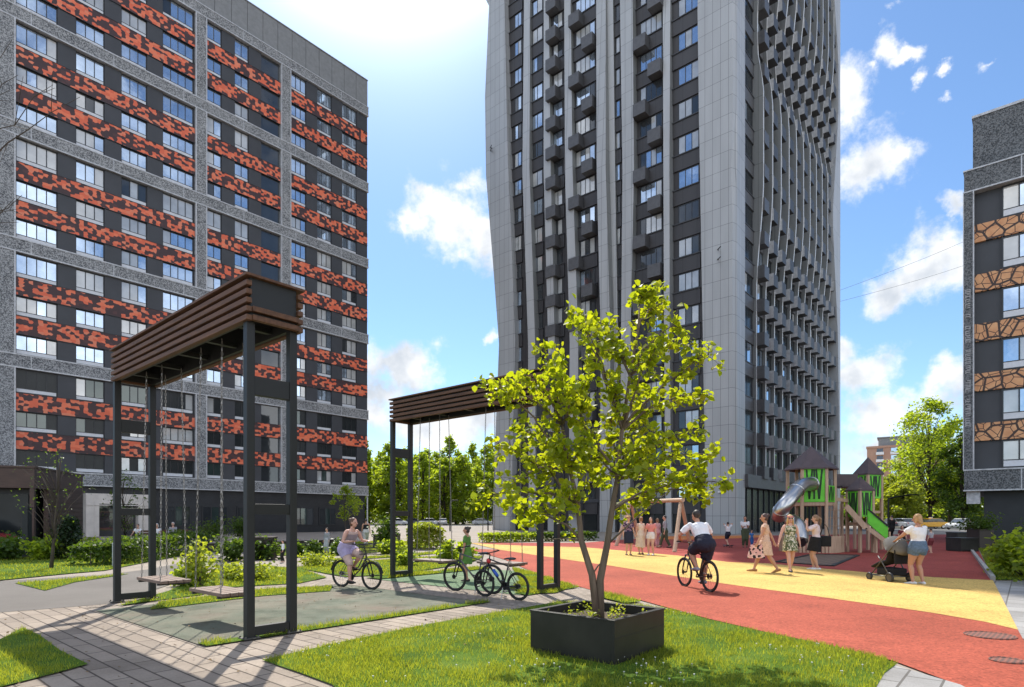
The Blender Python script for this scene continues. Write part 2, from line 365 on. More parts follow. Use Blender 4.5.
# ---------------------------------------------------------------- ground
def sheet(name, pts, z, mat, kind='structure'):
    mb = MB(); v = [(p[0], p[1], z) for p in pts]; n = len(v)
    ar = sum(v[i][0]*v[(i+1)%n][1]-v[(i+1)%n][0]*v[i][1] for i in range(n))
    if ar < 0: v.reverse()
    mb.add(v, [tuple(range(n))]); o = mb.build(name, mat); o['kind'] = kind; return o
def gpx(L): return [G(*p) for p in L]
def ground_mats():
    def rot(t): # position turned into the paving grid
        mp = t.n('ShaderNodeMapping'); t.L.new(t.pos(), mp.inputs[0]); mp.vector_type = 'TEXTURE'; mp.inputs['Rotation'].default_value = (0, 0, TH); return mp.outputs[0]
    def dirt(t, c, amt=.35, sc=.35):
        a = t.ramp(t.noise(t.pos(), sc, 6, .62), [(.32, (.55,.53,.5)), (.62, (1,1,1))]); c = t.mix(amt, c, t.mix(1.0, c, a, 'MULTIPLY'))
        b = t.ramp(t.noise(t.pos(), 60, 2), [(.3, (.78,.78,.78)), (.7, (1.12,1.12,1.12))]); return t.mix(.6, c, t.mix(1.0, c, b, 'MULTIPLY'))
    def slab(name, c, bw, bh, off, mort, ms, tw=0):
        t = NT(name); t.set(.85, 0, .3); v = rot(t)
        if tw:
            mp = t.n('ShaderNodeMapping'); t.L.new(v, mp.inputs[0]); mp.inputs['Rotation'].default_value = (0, 0, tw); v = mp.outputs[0]
        br = t.n('ShaderNodeTexBrick'); br.offset = off; t.L.new(v, br.inputs['Vector']); br.inputs['Scale'].default_value = 1; br.inputs['Brick Width'].default_value = bw; br.inputs['Row Height'].default_value = bh
        br.inputs['Mortar Size'].default_value = ms; br.inputs['Mortar Smooth'].default_value = .2; br.inputs['Color1'].default_value = (*c, 1); br.inputs['Color2'].default_value = (*[x*.68 for x in c], 1); br.inputs['Mortar'].default_value = (*mort, 1)
        t.col(dirt(t, br.outputs[0], .6, .9)); t.bump(br.outputs['Fac'], -.4, .01); return t.m
    M['paver'] = slab('concrete_pavers', (.37,.305,.245), .60, .20, .5, (.085,.065,.05), .011, R(90))
    M['paver_small'] = slab('small_concrete_pavers', (.39,.325,.265), .20, .10, .5, (.12,.095,.075), .008)
    M['slab_grey'] = slab('grey_paving_slabs', (.38,.37,.36), .6, .3, .5, (.14,.13,.12), .012)
    def flat(name, c, amt=.3, sc=.4, rough=.9, fine=120, gran=False):
        t = NT(name); t.set(rough, 0, .25); base = t.mix(t.noise(t.pos(), sc*2, 5), tuple(x*.88 for x in c), tuple(x*1.1 for x in c))
        if gran:
            vo = t.n('ShaderNodeTexVoronoi'); vo.inputs['Scale'].default_value = 42; t.L.new(t.pos(), vo.inputs['Vector']); sp = t.n('ShaderNodeSeparateColor'); t.L.new(vo.outputs['Color'], sp.inputs[0])
            base = t.mix(1.0, base, t.ramp(sp.outputs[0], [(.0, (.66,.66,.66)), (.25, (.9,.9,.9)), (.7, (1.04,1.04,1.04)), (1, (1.28,1.27,1.26))]), 'MULTIPLY')
            st = t.ramp(t.noise(t.pos(), 1.7, 8, .72), [(.56, (1,1,1)), (.70, (.62,.60,.60))]); base = t.mix(.7, base, t.mix(1.0, base, st, 'MULTIPLY'))
        t.col(dirt(t, base, amt, sc)); t.bump(t.noise(t.pos(), fine, 2), .25, .006); return t.m
    M['ground'] = flat('pale_pavement', (.33,.285,.24), .35)
    M['asphalt'] = flat('worn_asphalt', (.17,.155,.14), .35)
    M['road'] = flat('road_asphalt', (.13,.13,.13), .3)
    M['red'] = flat('red_rubber', (.39,.088,.052), .55, gran=True)
    M['red2'] = flat('darker_red_rubber', (.35,.066,.05), .45, gran=True)
    M['yellow'] = flat('yellow_rubber', (.63,.42,.125), .4, gran=True)
    M['orange'] = flat('orange_rubber', (.66,.22,.06), .3, gran=True)
    M['kerb'] = flat('kerb_concrete', (.36,.35,.33), .3)
    t = NT('worn_green_rubber'); t.set(.9, 0, .25); p = t.pos()
    c = t.ramp(t.noise(p, .55, 6, .6), [(.3, (.085,.105,.075)), (.44, (.135,.15,.11)), (.55, (.19,.18,.135)), (.68, (.21,.155,.12))]); st = t.ramp(t.noise(p, 2.3, 8, .72), [(.5, (1,1,1)), (.66, (.55,.52,.48))]); c = t.mix(.75, c, t.mix(1.0, c, st, 'MULTIPLY')); t.col(dirt(t, c, .5, 1.2)); t.bump(t.noise(p, 120, 2), .3, .008); M['pad'] = t.m
    t = NT('green_rubber'); t.set(.9, 0, .25); p = t.pos()
    c = t.ramp(t.noise(p, .6, 6, .6), [(.3, (.10,.17,.10)), (.55, (.15,.22,.12)), (.75, (.21,.23,.15))]); t.col(dirt(t, c, .3, 1.2)); M['pad2'] = t.m
    t = NT('lawn_soil_and_turf'); t.set(1, 0, .1); p = t.pos()
    c = t.ramp(t.noise(p, 1.1, 6, .65), [(.3, (.055,.095,.012)), (.5, (.085,.15,.018)), (.68, (.13,.19,.03)), (.82, (.17,.16,.06))]); c = t.mix(.5, c, t.mix(1.0, c, t.ramp(t.noise(p, 38, 3), [(.3, (.5,.5,.5)), (.7, (1.3,1.3,1.2))]), 'MULTIPLY'))
    t.col(c); t.bump(t.noise(p, 45, 3), .8, .03); M['lawn'] = t.m
    M['soil'] = flat('bark_mulch', (.10,.075,.055), .4, 3)
ground_mats()
LAWNS = []
def build_ground():
    sheet('ground', [(-700,-200),(700,-200),(700,1500),(-700,1500)], 0, M['ground'])
    sheet('road', [(-160,118),(160,118),(160,132),(-160,132)], .004, M['road'])
    sheet('road', gpx([(842,531.0),(1300,531.0),(1300,527.5),(842,527.5)]), .004, M['road'])
    # pavers round the swings
    sheet('paved_path', [AB(-4,3.0),AB(8.05,3.0),AB(8.05,7.42),AB(3.02,7.42),AB(3.02,14),AB(-4,14)], .008, M['paver'])
    sheet('paved_path', [AB(8.05,6.2),AB(15.2,6.2),AB(15.2,7.5),AB(8.05,7.5)], .0085, M['paver_small'])
    sheet('paved_path', [AB(8.05,7.5),AB(9.15,7.5),AB(9.15,13.3),AB(8.05,13.3)], .008, M['paver_small'])
    sheet('paved_path', [AB(3.02,12.2),AB(8.05,12.2),AB(8.05,13.3),AB(3.02,13.3)], .008, M['paver_small'])
    sheet('asphalt_path', gpx([(-220,614),(-100,592),(0,581.5),(105,575),(150,569.5),(195,560),(240,550),(262,545),(300,543),(300,551),(247,558),(217,566),(185,580),(152,591),(112,604),(60,608.5),(0,613),(-150,626)]), .012, M['asphalt'])
    sheet('playground_surface', [AB(3.05,7.62),AB(8.0,7.62),AB(8.0,12.05),AB(6.1,12.05),AB(3.05,11.75)], .012, M['pad'])
    sheet('playground_surface', [AB(9.2,7.7),AB(13.3,7.7),AB(13.3,12.6),AB(9.2,12.6)], .012, M['pad2'])
    red_lo = [(455,548.5),(478,552),(505,560),(546,578),(600,593),(641,601),(706,619),(770,634),(828,646),(893,662),(960,687),(1010,715)]
    ylo = [(499,550),(546,557),(580,562),(609,566),(662,574.5),(728,585),(790,593.5),(850,602),(930,613.5),(985,623),(1018,631)]
    yhi = [(470,543.2),(500,545),(530,546.3),(584,547.6),(678,556),(728,562.5),(768,564),(809,568),(850,571.5),(880,574.3),(935,578),(993,581)]
    sheet('red_path', gpx(red_lo + [(1200,760),(1200,660),(1024,642)] + list(reversed(ylo))), .016, M['red'])
    sheet('yellow_path', gpx(ylo + [(993,581)] + list(reversed(yhi[:-1]))), .020, M['yellow'])
    sheet('red_playground_surface', gpx(yhi + [(979,551),(968,543.5),(955,537.5),(945,534.6),(905,534.6),(860,534.4),(800,535.2),(740,536.2),(700,536.8),(660,537.6),(620,540),(584,543)]), .016, M['red2'])
    sheet('orange_playground_surface', gpx([(655,539.5),(690,540.0),(735,538.5),(772,537.2),(772,534.9),(735,535.8),(690,536.2),(660,536.6)]), .020, M['orange'])
    sheet('grey_slab_path', gpx([(992,581.5),(1019,638),(1250,720),(1250,581)]), .012, M['slab_grey'])
    sheet('stepping_slab_path', gpx([(884,664),(960,686.5),(1010,712),(860,720),(876,690)]), .020, M['slab_grey'])
    # lawns (each a slab a little above the paving)
    L = {}
    L['front'] = [(262,662),(330,646.2),(420,627),(529,608),(560,602.5),(640,606),(672,611),(706,620),(770,635),(828,647),(880,659.5),(897,666),(884,676),(870,700),(860,760),(420,760),(332,687),(300,675)]
    L['left'] = [(-120,655),(-20,645),(0,641),(23,629),(40,637),(60,652),(88,666),(60,674),(25,683),(-10,692),(-120,720)]
    L['tri'] = [(15,584),(100,577),(130,574.5),(75,583),(45,591.5)]
    L['back'] = [(-160,590),(0,581),(60,575),(105,571),(150,562),(195,553),(150,548),(90,548),(40,549),(-20,552),(-200,560)]
    L['shrub'] = [(118,607),(150,597),(168,592),(190,582),(222,568),(262,566),(300,569),(327,578),(300,584),(232,588),(200,596),(160,601)]
    L['mid'] = [(295,568),(345,562),(392,560),(444,556),(484,557),(470,563.5),(436,569),(396,575),(345,577.5),(325,574)]
    L['strip'] = [(150,611),(205,604),(262,597),(330,592),(333,587),(262,590),(200,598),(160,603)]
    L['mid2'] = [(300,563),(352,557.5),(392,556),(440,551.5),(470,551),(474,553),(444,553.5),(392,557.8),(345,560.2)]
    L['far'] = [(240,560),(262,556),(330,556),(392,551.5),(430,547),(446,543),(380,541),(300,545),(255,549)]
    L['right'] = [(980,551),(993,580.5),(1250,581),(1250,540),(1000,540),(962,538.3)]
    out = {}
    for k, v in L.items():
        o = sheet('lawn', gpx(v), .024, M['lawn']); LAWNS.append((k, gpx(v)))
    for gi, (k, q) in enumerate((('gs', [AB(3.05,7.42),AB(8.05,7.42),AB(8.05,7.62),AB(3.05,7.68)]), ('gs', [AB(9.2,7.5),AB(11.0,7.5),AB(11.0,8.0),AB(9.3,7.95)]), ('gs', gpx([(512,568.5),(530,573),(546,577.5),(574,587),(556,594),(530,595),(510,590),(520,582)])), ('gs', gpx([(598,598),(604,593.6),(622,597.5),(641,603),(625,604.5)])), ('gs', [AB(9.2,12.3),AB(13.3,12.3),AB(13.3,12.9),AB(9.2,12.9)]))):
        sheet('lawn', q, .026+.002*gi, M['lawn']); LAWNS.append((k, [Vector((p[0],p[1],0)) for p in q]))
    # kerb of the red path on the right
    k = MB(); a, b = G(962,538.3), G(993,580.5); k.bar((a.x,a.y,.05), (b.x,b.y,.05), .1, .12); o = k.build('kerb', M['kerb']); o['kind'] = 'structure'
build_ground()

# ---------------------------------------------------------------- windows
def window(parent, mat4, w, h, n, panes, sill=.0, frame=.07, name='window', deep=.08, openp=None):
    """frame in local x (width) - z (height), facing -y; child pane; panes = list of glass materials"""
    f = MB(); f.M = mat4; fr = frame
    f.box(0, w, 0, deep, 0, fr); f.box(0, w, 0, deep, h-fr, h); f.box(0, fr, 0, deep, fr, h-fr); f.box(w-fr, w, 0, deep, fr, h-fr)
    if sill > 0: f.box(fr, w-fr, .01, deep-.01, fr, fr+sill, 1); f.box(fr, w-fr, 0, deep, fr+sill, fr+sill+.05)
    z0 = fr + (sill+.05 if sill > 0 else 0); st = (w-2*fr)/n
    for i in range(1, n): f.box(fr+i*st-fr*.4, fr+i*st+fr*.4, 0, deep, z0, h-fr)
    o = f.build(name, [M['frame_dark'], M['sill_white']], parent)
    p = MB(); p.M = mat4; ms = []
    for i in range(n):
        m = panes[i]
        if m not in ms: ms.append(m)
        y = deep*.5
        p.add([(fr+i*st, y, z0), (fr+(i+1)*st, y, z0), (fr+(i+1)*st, y, h-fr), (fr+i*st, y, h-fr)], [(0,1,2,3)], ms.index(m))
    p.build('pane', ms, o); return o
class Bulk:
    """collects the windows beyond the first hundred of a building in one mesh"""
    def __init__(s, mats): s.mb = MB(); s.mats = mats
    def add(s, mat4, w, h, n, panes, sill=.0, fr=.07, deep=.08):
        f = s.mb; f.M = mat4
        f.box(0, w, 0, deep, 0, fr, 0); f.box(0, w, 0, deep, h-fr, h, 0); f.box(0, fr, 0, deep, fr, h-fr, 0); f.box(w-fr, w, 0, deep, fr, h-fr, 0)
        if sill > 0: f.box(fr, w-fr, .01, deep-.01, fr, fr+sill, 1); f.box(fr, w-fr, 0, deep, fr+sill, fr+sill+.05, 0)
        z0 = fr + (sill+.05 if sill > 0 else 0); st = (w-2*fr)/n
        for i in range(1, n): f.box(fr+i*st-fr*.4, fr+i*st+fr*.4, 0, deep, z0, h-fr, 0)
        for i in range(n):
            k = s.mats.index(panes[i]); y = deep*.5
            f.add([(fr+i*st, y, z0), (fr+(i+1)*st, y, z0), (fr+(i+1)*st, y, h-fr), (fr+i*st, y, h-fr)], [(0,1,2,3)], k)
class Budget:
    """the first hundred of a part as parts of their own, the rest in one mesh"""
    def __init__(s, name, mats, parent, n=100): s.name, s.mats, s.parent, s.n, s.c, s.rest = name, mats, parent, n, 0, MB()
    def add(s, *boxes):
        mb = MB() if s.c < s.n else s.rest
        for b in boxes: mb.box(*b)
        if s.c < s.n: mb.build(s.name, s.mats, s.parent)
        s.c += 1
    def done(s):
        if s.rest.v: prop(s.rest.build(s.name, s.mats, s.parent), kind='stuff')
def pick(r, w):
    x = r.random()*sum(a for a, _ in w)
    for a, m in w:
        x -= a
        if x <= 0: return m
    return w[-1][1]
T = Matrix.Translation
# ---------------------------------------------------------------- the banded apartment block on the left
def left_building():
    X0, Y0 = -38.5, 46.4
    E = empty('apartment_building', (X0, Y0, 0), TH, 'tall dark apartment block with orange speckled bands and grey pebble frames on the left', 'building')
    ct, st = math.cos(TH), math.sin(TH)
    def u(px): r = (px-CX)/F; return (r*Y0 - X0)/(ct - r*st)
    def zz(px, py): return (HZ-py)/F*(Y0+u(px)*st) + CAM_H
    U = u(367); U0 = -9.0
    m = MB(); m.box(U0, U, .15, 17, 4.2, 53.3); m.build('wall', M['wall_dark'], E)
    m = MB(); m.box(U0, U-.15, .3, 17, 0, 4.2)
    m.build('ground_floor_wall', M['wall_black'], E)
    for z in np.arange(.25, 3.7, .27): pass
    m = MB(); zs = np.arange(.3, 4.1, .3)
    for z in zs: m.box(u(150), U-.15, .26, .3, z, z+.24)
    m.build('wall_cladding', M['wall_black'], E)
    # parapet of upright pebble panels
    m = MB(); n = 26
    for i in range(n):
        a = U0 + (U-U0)*i/n; b = U0 + (U-U0)*(i+1)/n
        m.box(a+.02, b-.02, -.12, .15, 50.2, 53.3)
    m.box(U0, U, -.2, .3, 53.3, 53.4); m.build('parapet', M['parapet'], E)
    PZ = (4.2, 8.97)
    secs = [(u(15), u(194.5)), (u(206), u(280)), (u(290), U)]
    # frames of pebble concrete: bands and pilasters with light metal edges
    for k in range(6):
        z0 = 4.2+8.97*k; m = MB()
        m.box(U0, U+.03, -.25, .15, z0+.1, z0+1.0); m.box(U0, U+.05, -.29, .15, z0, z0+.1, 1); m.box(U0, U+.05, -.29, .15, z0+1.0, z0+1.1, 1)
        for q in np.arange(u(30), U, 5.6): m.box(q, q+.06, -.262, 0, z0+.1, z0+1.0, 1)
        m.build('pebble_band', [M['pebble'], M['trim_light']], E)
    for a, b in ((U0, u(15)), (u(194.5), u(206)), (u(280), u(290))):
        for k in range(5):
            m = MB(); z0 = 4.2+8.97*k+1.1; z1 = z0+7.87
            m.box(a+.1, b-.1, -.25, .15, z0, z1); m.box(a, a+.1, -.29, .15, z0, z1, 1); m.box(b-.1, b, -.29, .15, z0, z1, 1)
            m.build('pilaster', [M['pebble'], M['trim_light']], E)
    wins = [[(15.5,57.5,4),(75.5,104.5,3),(121,147,3),(162.5,193.5,4)], [(206.5,221.5,2),(234.5,248.5,2),(261,280,0)], [(290.5,306,3),(317,331.5,3),(342,356.5,3)]]
    r = random.Random(3); glist = [M['frame_dark'], M['sill_white'], M['glass'], M['glass_blind'], M['glass_dark'], M['glass_green'], M['glass_shop']]
    bulk = Bulk(glist); cnt = 0; piers = Budget('pier', M['wall_dark'], E)
    for s, (a, b) in enumerate(secs):
        for k in range(5):
            for j in range(3):
                z0 = 5.3+8.97*k+2.99*j; h = 1.56 if j < 2 else 1.86
                if j < 2:
                    m = MB(); m.box(a, b-.02, -.10, .15, z0+1.58, z0+2.97); m.box(a, b-.02, -.13, .15, z0+1.56, z0+1.60, 1); m.box(a, b-.02, -.13, .15, z0+2.95, z0+2.99, 1)
                    m.build('orange_panel', [M['orange_hex'], M['wall_black']], E)
                # piers of dark panel between the windows
                ws = [(u(p), u(q), n) for p, q, n in wins[s]]
                lo = k*3+j
                for p, q, n in ws:
                    if n == 0: continue
                    if lo < 3: wts = [(3, M['glass_shop']), (1.0, M['glass_green']), (.3, M['glass_blind'])]  # dark and greenish panes paint in the trees low windows would mirror
                    elif lo < 9: wts = [(2.5, M['glass']), (2.2, M['glass_blind']), (.35, M['glass_dark'])]
                    else: wts = [(4, M['glass']), (.6, M['glass_blind']), (.45, M['glass_dark'])]
                    base = pick(r, wts)
                    panes = [base if r.random() < .72 else pick(r, wts) for _ in range(n)]
                    mt = T((p, .06, z0+.02))
                    if cnt < 100 and (s < 2 or j == 1): window(E, mt, q-p, h-.04, n, panes, .26); cnt += 1
                    else: bulk.add(mt, q-p, h-.04, n, panes, .26)
                x = a
                for p, q, n in ws + [(b, b, 1)]:
                    if p - x > .05: piers.add((x, p, -.05, .2, z0, z0+h))
                    x = q
                for p, q, n in ws:
                    if n == 0:
                        m = MB(); m.box(p, q, .08, .14, z0, z0+h); m.build('loggia_glazing', M['glass_dark'], E)
    prop(bulk.mb.build('window', glist, E), kind='stuff'); piers.done()
    # ground floor windows and the pale entrance portal
    for p, q in ((167,192),(203,229),(238,246),(294,315),(320,337)):
        a, b = u(p), u(q); window(E, T((a, .18, .75)), b-a, 1.95, 3, [M['glass_dark'], M['glass_green'], M['glass_dark']], 0, .1, 'shop_window')
    a, b = u(84), u(147); c, d = u(97), u(136)
    m = MB(); m.box(a, c, -.6, .3, 0, 3.6); m.box(d, b, -.6, .3, 0, 3.6); m.box(c, d, -.6, .3, 2.75, 3.6)
    for q in (a+.5, d+.5): m.box(q, q+.05, -.63, -.6, .2, 3.3)
    m.box(a, b, -.66, -.6, 2.6, 2.68); m.build('entrance_portal', M['marble'], E)
    m = MB(); m.box(c, d, .1, .16, 0, 2.75); m.build('door', M['glass_dark'], E)
    m = MB(); m.tube([(U+.12, .1, 0), (U+.12, .1, 4.1)], .08); m.build('drainpipe', M['trim_light'], E)
    m = MB(); m.bar((u(357), 1, 53.3), (u(357), 1, 54.1), .06); m.box(u(357)-.1, u(357)+.1, .9, 1.1, 53.8, 54.2); m.build('roof_lamp', M['frame_dark'], E)
t = NT('grey_parapet_panel'); t.set(.7); t.col(t.mix(t.noise(t.tex('Object', 1.2), 2.2, 7, .7), (.13,.135,.14), (.30,.31,.32))); M['parapet'] = t.m
left_building()

# ---------------------------------------------------------------- the finned tower
CXT, CYT = 20.98, 58.0
def tower():
    E = empty('tower_block', (CXT, CYT, 0), TH, 'tall grey residential tower with pale bent fins and projecting boxes', 'building')
    HT = 94.0; V1 = 32.4; U1 = 40.8; SH = 3.5  # height above the view is set by the reach of its shadow
    def v(px, d=0.0):
        r = (px-CX)/F; ox, oy = CXT-.652*d, CYT-.758*d; return (ox - oy*r)/(.758+.652*r)
    def zl(py, vv, d=0.0): return (HZ-py)/F*(CYT-.758*d+.652*vv)+CAM_H
    m = MB(); m.box(0, U1-1.6, 0, 28.6, 0, HT); m.build('wall', M['tile_dark'], E)
    # ---- left face: fins as lofts. table rows: (py, px of left edge, px of right edge)
    def fin(name, rows, d, mat, back=.05, wave=None):
        vs = []; rows2 = []
        for py, a, b in rows:
            va, vb = v(a, d), v(b, d); rows2.append((py, va, vb))
        # extend upwards along the last slope and down to the ground
        zs = [zl(py, (a+b)/2, d) for py, a, b in rows2]
        st = [(z, a, b) for z, (py, a, b) in zip(zs, rows2)]
        st.sort()
        z0, a0, b0 = st[0]; st.insert(0, (0.0, a0, b0)) if z0 > .3 else None
        z9, a9, b9 = st[-1]; st.append((HT+.6, a9, b9))
        for z, a, b in st:
            dd = d + (wave(z) if wave else 0); vs += [(-dd, a, z), (-dd, b, z), (back, b, z), (back, a, z)]
        fs = [(0,1,2,3)]
        for i in range(len(st)-1):
            o = i*4
            for j in range(4): fs.append((o+j, o+4+j, o+4+(j+1)%4, o+(j+1)%4))
        n = (len(st)-1)*4; fs.append((n+3,n+2,n+1,n))
        mb = MB()
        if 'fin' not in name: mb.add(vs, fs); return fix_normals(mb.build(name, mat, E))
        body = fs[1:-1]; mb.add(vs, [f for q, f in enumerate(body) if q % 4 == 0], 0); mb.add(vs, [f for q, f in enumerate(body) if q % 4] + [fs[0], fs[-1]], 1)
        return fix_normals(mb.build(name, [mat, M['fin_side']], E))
    wv = lambda z: .35*math.sin((z-14)/62*math.pi*2)
    fin('corner_pillar', [(-75,463,506),(-45,470,505),(0,489,504.5),(90,485,506),(170,486,508),(260,493,512),(342,499,515),(459,494.5,512.5),(532,492.5,511)], .9, M['tile'])  # unseen flare above the view, added to widen the cast shadow
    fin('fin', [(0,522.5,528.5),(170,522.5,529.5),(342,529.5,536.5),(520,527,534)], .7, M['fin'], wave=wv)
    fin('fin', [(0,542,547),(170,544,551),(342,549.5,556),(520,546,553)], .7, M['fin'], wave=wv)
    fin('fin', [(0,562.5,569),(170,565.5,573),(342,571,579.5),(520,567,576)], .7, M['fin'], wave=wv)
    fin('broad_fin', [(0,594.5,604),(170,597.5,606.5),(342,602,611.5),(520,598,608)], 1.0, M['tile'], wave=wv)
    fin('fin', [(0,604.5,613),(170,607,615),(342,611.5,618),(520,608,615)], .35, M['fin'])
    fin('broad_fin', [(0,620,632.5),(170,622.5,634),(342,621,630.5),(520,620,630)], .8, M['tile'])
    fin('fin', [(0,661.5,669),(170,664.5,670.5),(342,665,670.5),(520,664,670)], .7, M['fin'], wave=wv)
    # corner: a flat pillar on the left face folded round onto the right face
    rows = [(-150,700,727.5),(0,697.5,729),(112,699,729.5),(170,700,728),(232,701,729.5),(342,703,729),(470,705,728.5),(530,706,728.5)]
    st = []
    for py, a, b in rows:
        a, b = v(a, .6), v(b, .6); st.append((zl(py, 1.0, .6), a, b))
    st.sort(); st.insert(0, (0.0, st[0][1], st[0][2])); st.append((HT+.6, st[-1][1], st[-1][2]))
    vs = []; fs = []
    for z, a, b in st: vs += [(0.05, a, z), (-.6, a, z), (-.6, min(b, 1.2)-.3, z), (.1, -.75, z), (2.5, -.65, z), (2.5, .1, z), (.1, .1, z)]
    k = 7
    for i in range(len(st)-1):
        for j in range(k): fs.append((i*k+j, (i+1)*k+j, (i+1)*k+(j+1)%k, i*k+(j+1)%k))
    fs.append(tuple(range(k))); fs.append(tuple((len(st)-1)*k+j for j in range(k-1, -1, -1)))
    mb = MB(); mb.add(vs, fs); fix_normals(mb.build('corner_pillar', M['tile'], E))
    r = random.Random(11); glist = [M['frame_dark'], M['sill_white'], M['glass'], M['glass_blind'], M['glass_dark'], M['glass_shop']]
    bulk = Bulk(glist); cnt = 0; LB = Matrix.Rotation(R(-90), 4, 'Z')   # local window frame facing -x
    bays = [(515,522,2,'n'),(532.5,543,2,'n'),(553.5,563,2,'l'),(576,595.5,4,'a'),(616,620.5,1,'n'),(640.5,662.5,4,'a'),(678.5,699.5,3,'n')]
    spans = [(507,523),(529,544),(549,565),(571,598),(614,622),(633,664),(669.5,701)]
    boxm = bmesh.new()
    def abox(parent):
        mb = MB(); mb.box(-.5, .5, -.5, .5, 0, 1); return mb
    boxes = []; span = Budget('spandrel', [M['tile_dark'], M['wall_dark'], M['box_light'], M['panel_mid']], E)
    nst = int((HT-2)/SH)
    for bi, ((p, q, n, kd), (sa, sb)) in enumerate(zip(bays, spans)):
        a, b = v(p), v(q); sa, sb = v(sa), v(sb)
        for k in range(1, nst):
            z = SH*k + .1
            w = a-b; h = 1.82
            mt = T((-.06, a, z)) @ LB
            up = k > 9
            wts = [(2.2, M['glass']), (2.2, M['glass_blind']), (.9, M['glass_dark'])] if up else [(.9, M['glass']), (.8, M['glass_blind']), (2.0, M['glass_dark'])]
            base = pick(r, wts); panes = [base if r.random() < .65 else pick(r, wts) for _ in range(n)]
            if k == 1 and bi not in (0, 1, 2, 3, 5, 6): continue
            if cnt < 100 and bi in (3, 5, 6, 1, 2) and k < 18: window(E, mt, w, h, n, panes, 0, .09, deep=.05); cnt += 1
            else: bulk.add(mt, w, h, n, panes, 0, .09, .05)
            span.add((-.16, 0, sb, sa, z-1.62, z-.12), (-.26, 0, sb, sa, z-.12, z-.02, 1))
            if kd == 'l': boxes.append((z, a+.35, 1))
            if kd == 'a': boxes.append((z, (a+.3 if k % 2 else b+1.15), 1))
    def boxfaces(mb):
        n0 = len(mb.m); mb.box(-1.15, -.12, -1.45, 0, -1.62, -.3); mb.m[n0+4] = 1; mb.m[n0+2] = 1
    bm1 = MB(); boxfaces(bm1); mesh = None; nb = 0
    rest = MB()
    def boxat(x, y, z, side):
        nonlocal mesh, nb
        mt = T((x, y, z)) if side == 'l' else T((x, y, z)) @ Matrix.Rotation(R(90), 4, 'Z')
        if nb < 100:
            if mesh is None:
                o = bm1.build('conditioner_box', [M['box_light'], M['box_light']], E); mesh = o.data
            else:
                o = bpy.data.objects.new('conditioner_box', mesh); COL.objects.link(o); o.parent = E
            o.matrix_local = mt; nb += 1
        else:
            rest.M = mt; boxfaces(rest)
    for z, y, _ in sorted(boxes): boxat(0, y, z, 'l')
    # ---- right face: closely set fins, each with its own run of depth with height
    def depth(z, i):
        s = lambda a, b, x: max(0, min(1, (x-a)/(b-a)))**2*(3-2*max(0, min(1, (x-a)/(b-a))))
        zr = z - i*.25
        return .36 + .72*s(25, 37, zr) - .62*s(46, 51, zr) + .72*s(54, 64, zr) - .3*s(70, 80, zr)
    us = [6.7 + 2.93*i for i in range(12)]
    for i, uu in enumerate(us):
        vs = []; fs = []; zs = [5.9] + list(np.arange(8, HT+.6, 2.0)) + [HT+.6]
        for z in zs:
            d = depth(z, i); vs += [(uu-.13, -d, z), (uu+.13, -d, z), (uu+.13, .05, z), (uu-.13, .05, z)]
        for j in range(len(zs)-1):
            for q in range(4): fs.append((j*4+q, j*4+4+q, j*4+4+(q+1)%4, j*4+(q+1)%4))
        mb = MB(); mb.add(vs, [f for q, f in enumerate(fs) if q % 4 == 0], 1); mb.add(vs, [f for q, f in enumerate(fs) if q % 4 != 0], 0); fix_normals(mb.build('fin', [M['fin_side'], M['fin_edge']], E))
    edges = [2.45] + us + [us[-1]+2.93]
    for bi in range(len(edges)-1):
        a, b = edges[bi]+.13, edges[bi+1]-.13
        if bi == 0: a = 2.6
        for k in range(2, nst):
            z = SH*k + .1
            wa, wb = (a+.75, b-.4) if bi == 0 else (a+.95, b-.05)
            wts = [(.7, M['glass']), (.3, M['glass_blind']), (3.0, M['glass_shop'])]
            base = pick(r, wts); n = 2; panes = [base if r.random() < .6 else pick(r, wts) for _ in range(n)]
            bulk.add(T((wa, -.06, z)), wb-wa, 2.05, n, panes, 0, .08, .05)
            sb2 = [(a, b, -.14, 0, z-1.45, z-.12, 3 if bi else 2), (a, b, -.2, 0, z-.12, z-.03, 1)]
            if bi > 0: sb2.append((a, a+.85, -.10, 0, z, z+2.05, 3))
            span.add(*sb2)
            if bi > 0 and bi < len(edges)-2:
                boxat(a-.05, 0, z+.15, 'r')
    prop(bulk.mb.build('window', glist, E), kind='stuff')
    prop(rest.build('conditioner_box', [M['wall_dark'], M['box_side']], E), kind='stuff'); span.done()
    m = MB(); fs = []; vs = []
    tab = sorted([(80.0,832),(77.5,832.5),(67,838.5),(60,838.5),(52.6,836),(43.5,832.5),(36,835),(27.6,838),(14.5,839),(5,837.5)])
    zs = list(np.arange(0, HT+1, 3.0))
    for z in zs:
        q = float(np.interp(z, [a for a, _ in tab], [b for _, b in tab])); rr = (q-CX)/F; u2 = (22.0-57.12*rr)/(.758*rr-.652)
        vs += [(39.0, -1.35, z), (u2, -1.35, z), (u2, 2.0, z), (39.0, .05, z)]
    for j in range(len(zs)-1):
        for q in range(4): fs.append((j*4+q, j*4+4+q, j*4+4+(q+1)%4, j*4+(q+1)%4))
    fs.append((0,1,2,3)); n = (len(zs)-1)*4; fs.append((n+3,n+2,n+1,n))
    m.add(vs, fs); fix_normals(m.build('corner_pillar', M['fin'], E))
    # podium: canopy beam, glazing with mullions, dark ground floor on the left face
    m = MB(); m.box(2.5, 39.2, -.95, 0, 4.75, 5.9); m.box(2.5, 39.2, -1.0, 0, 4.6, 4.75); m.build('canopy', M['box_light'], E)
    g = MB(); g.box(2.6, 39.1, -.05, -.02, .2, 4.6); g.build('shop_glazing', M['glass_shop'], E)
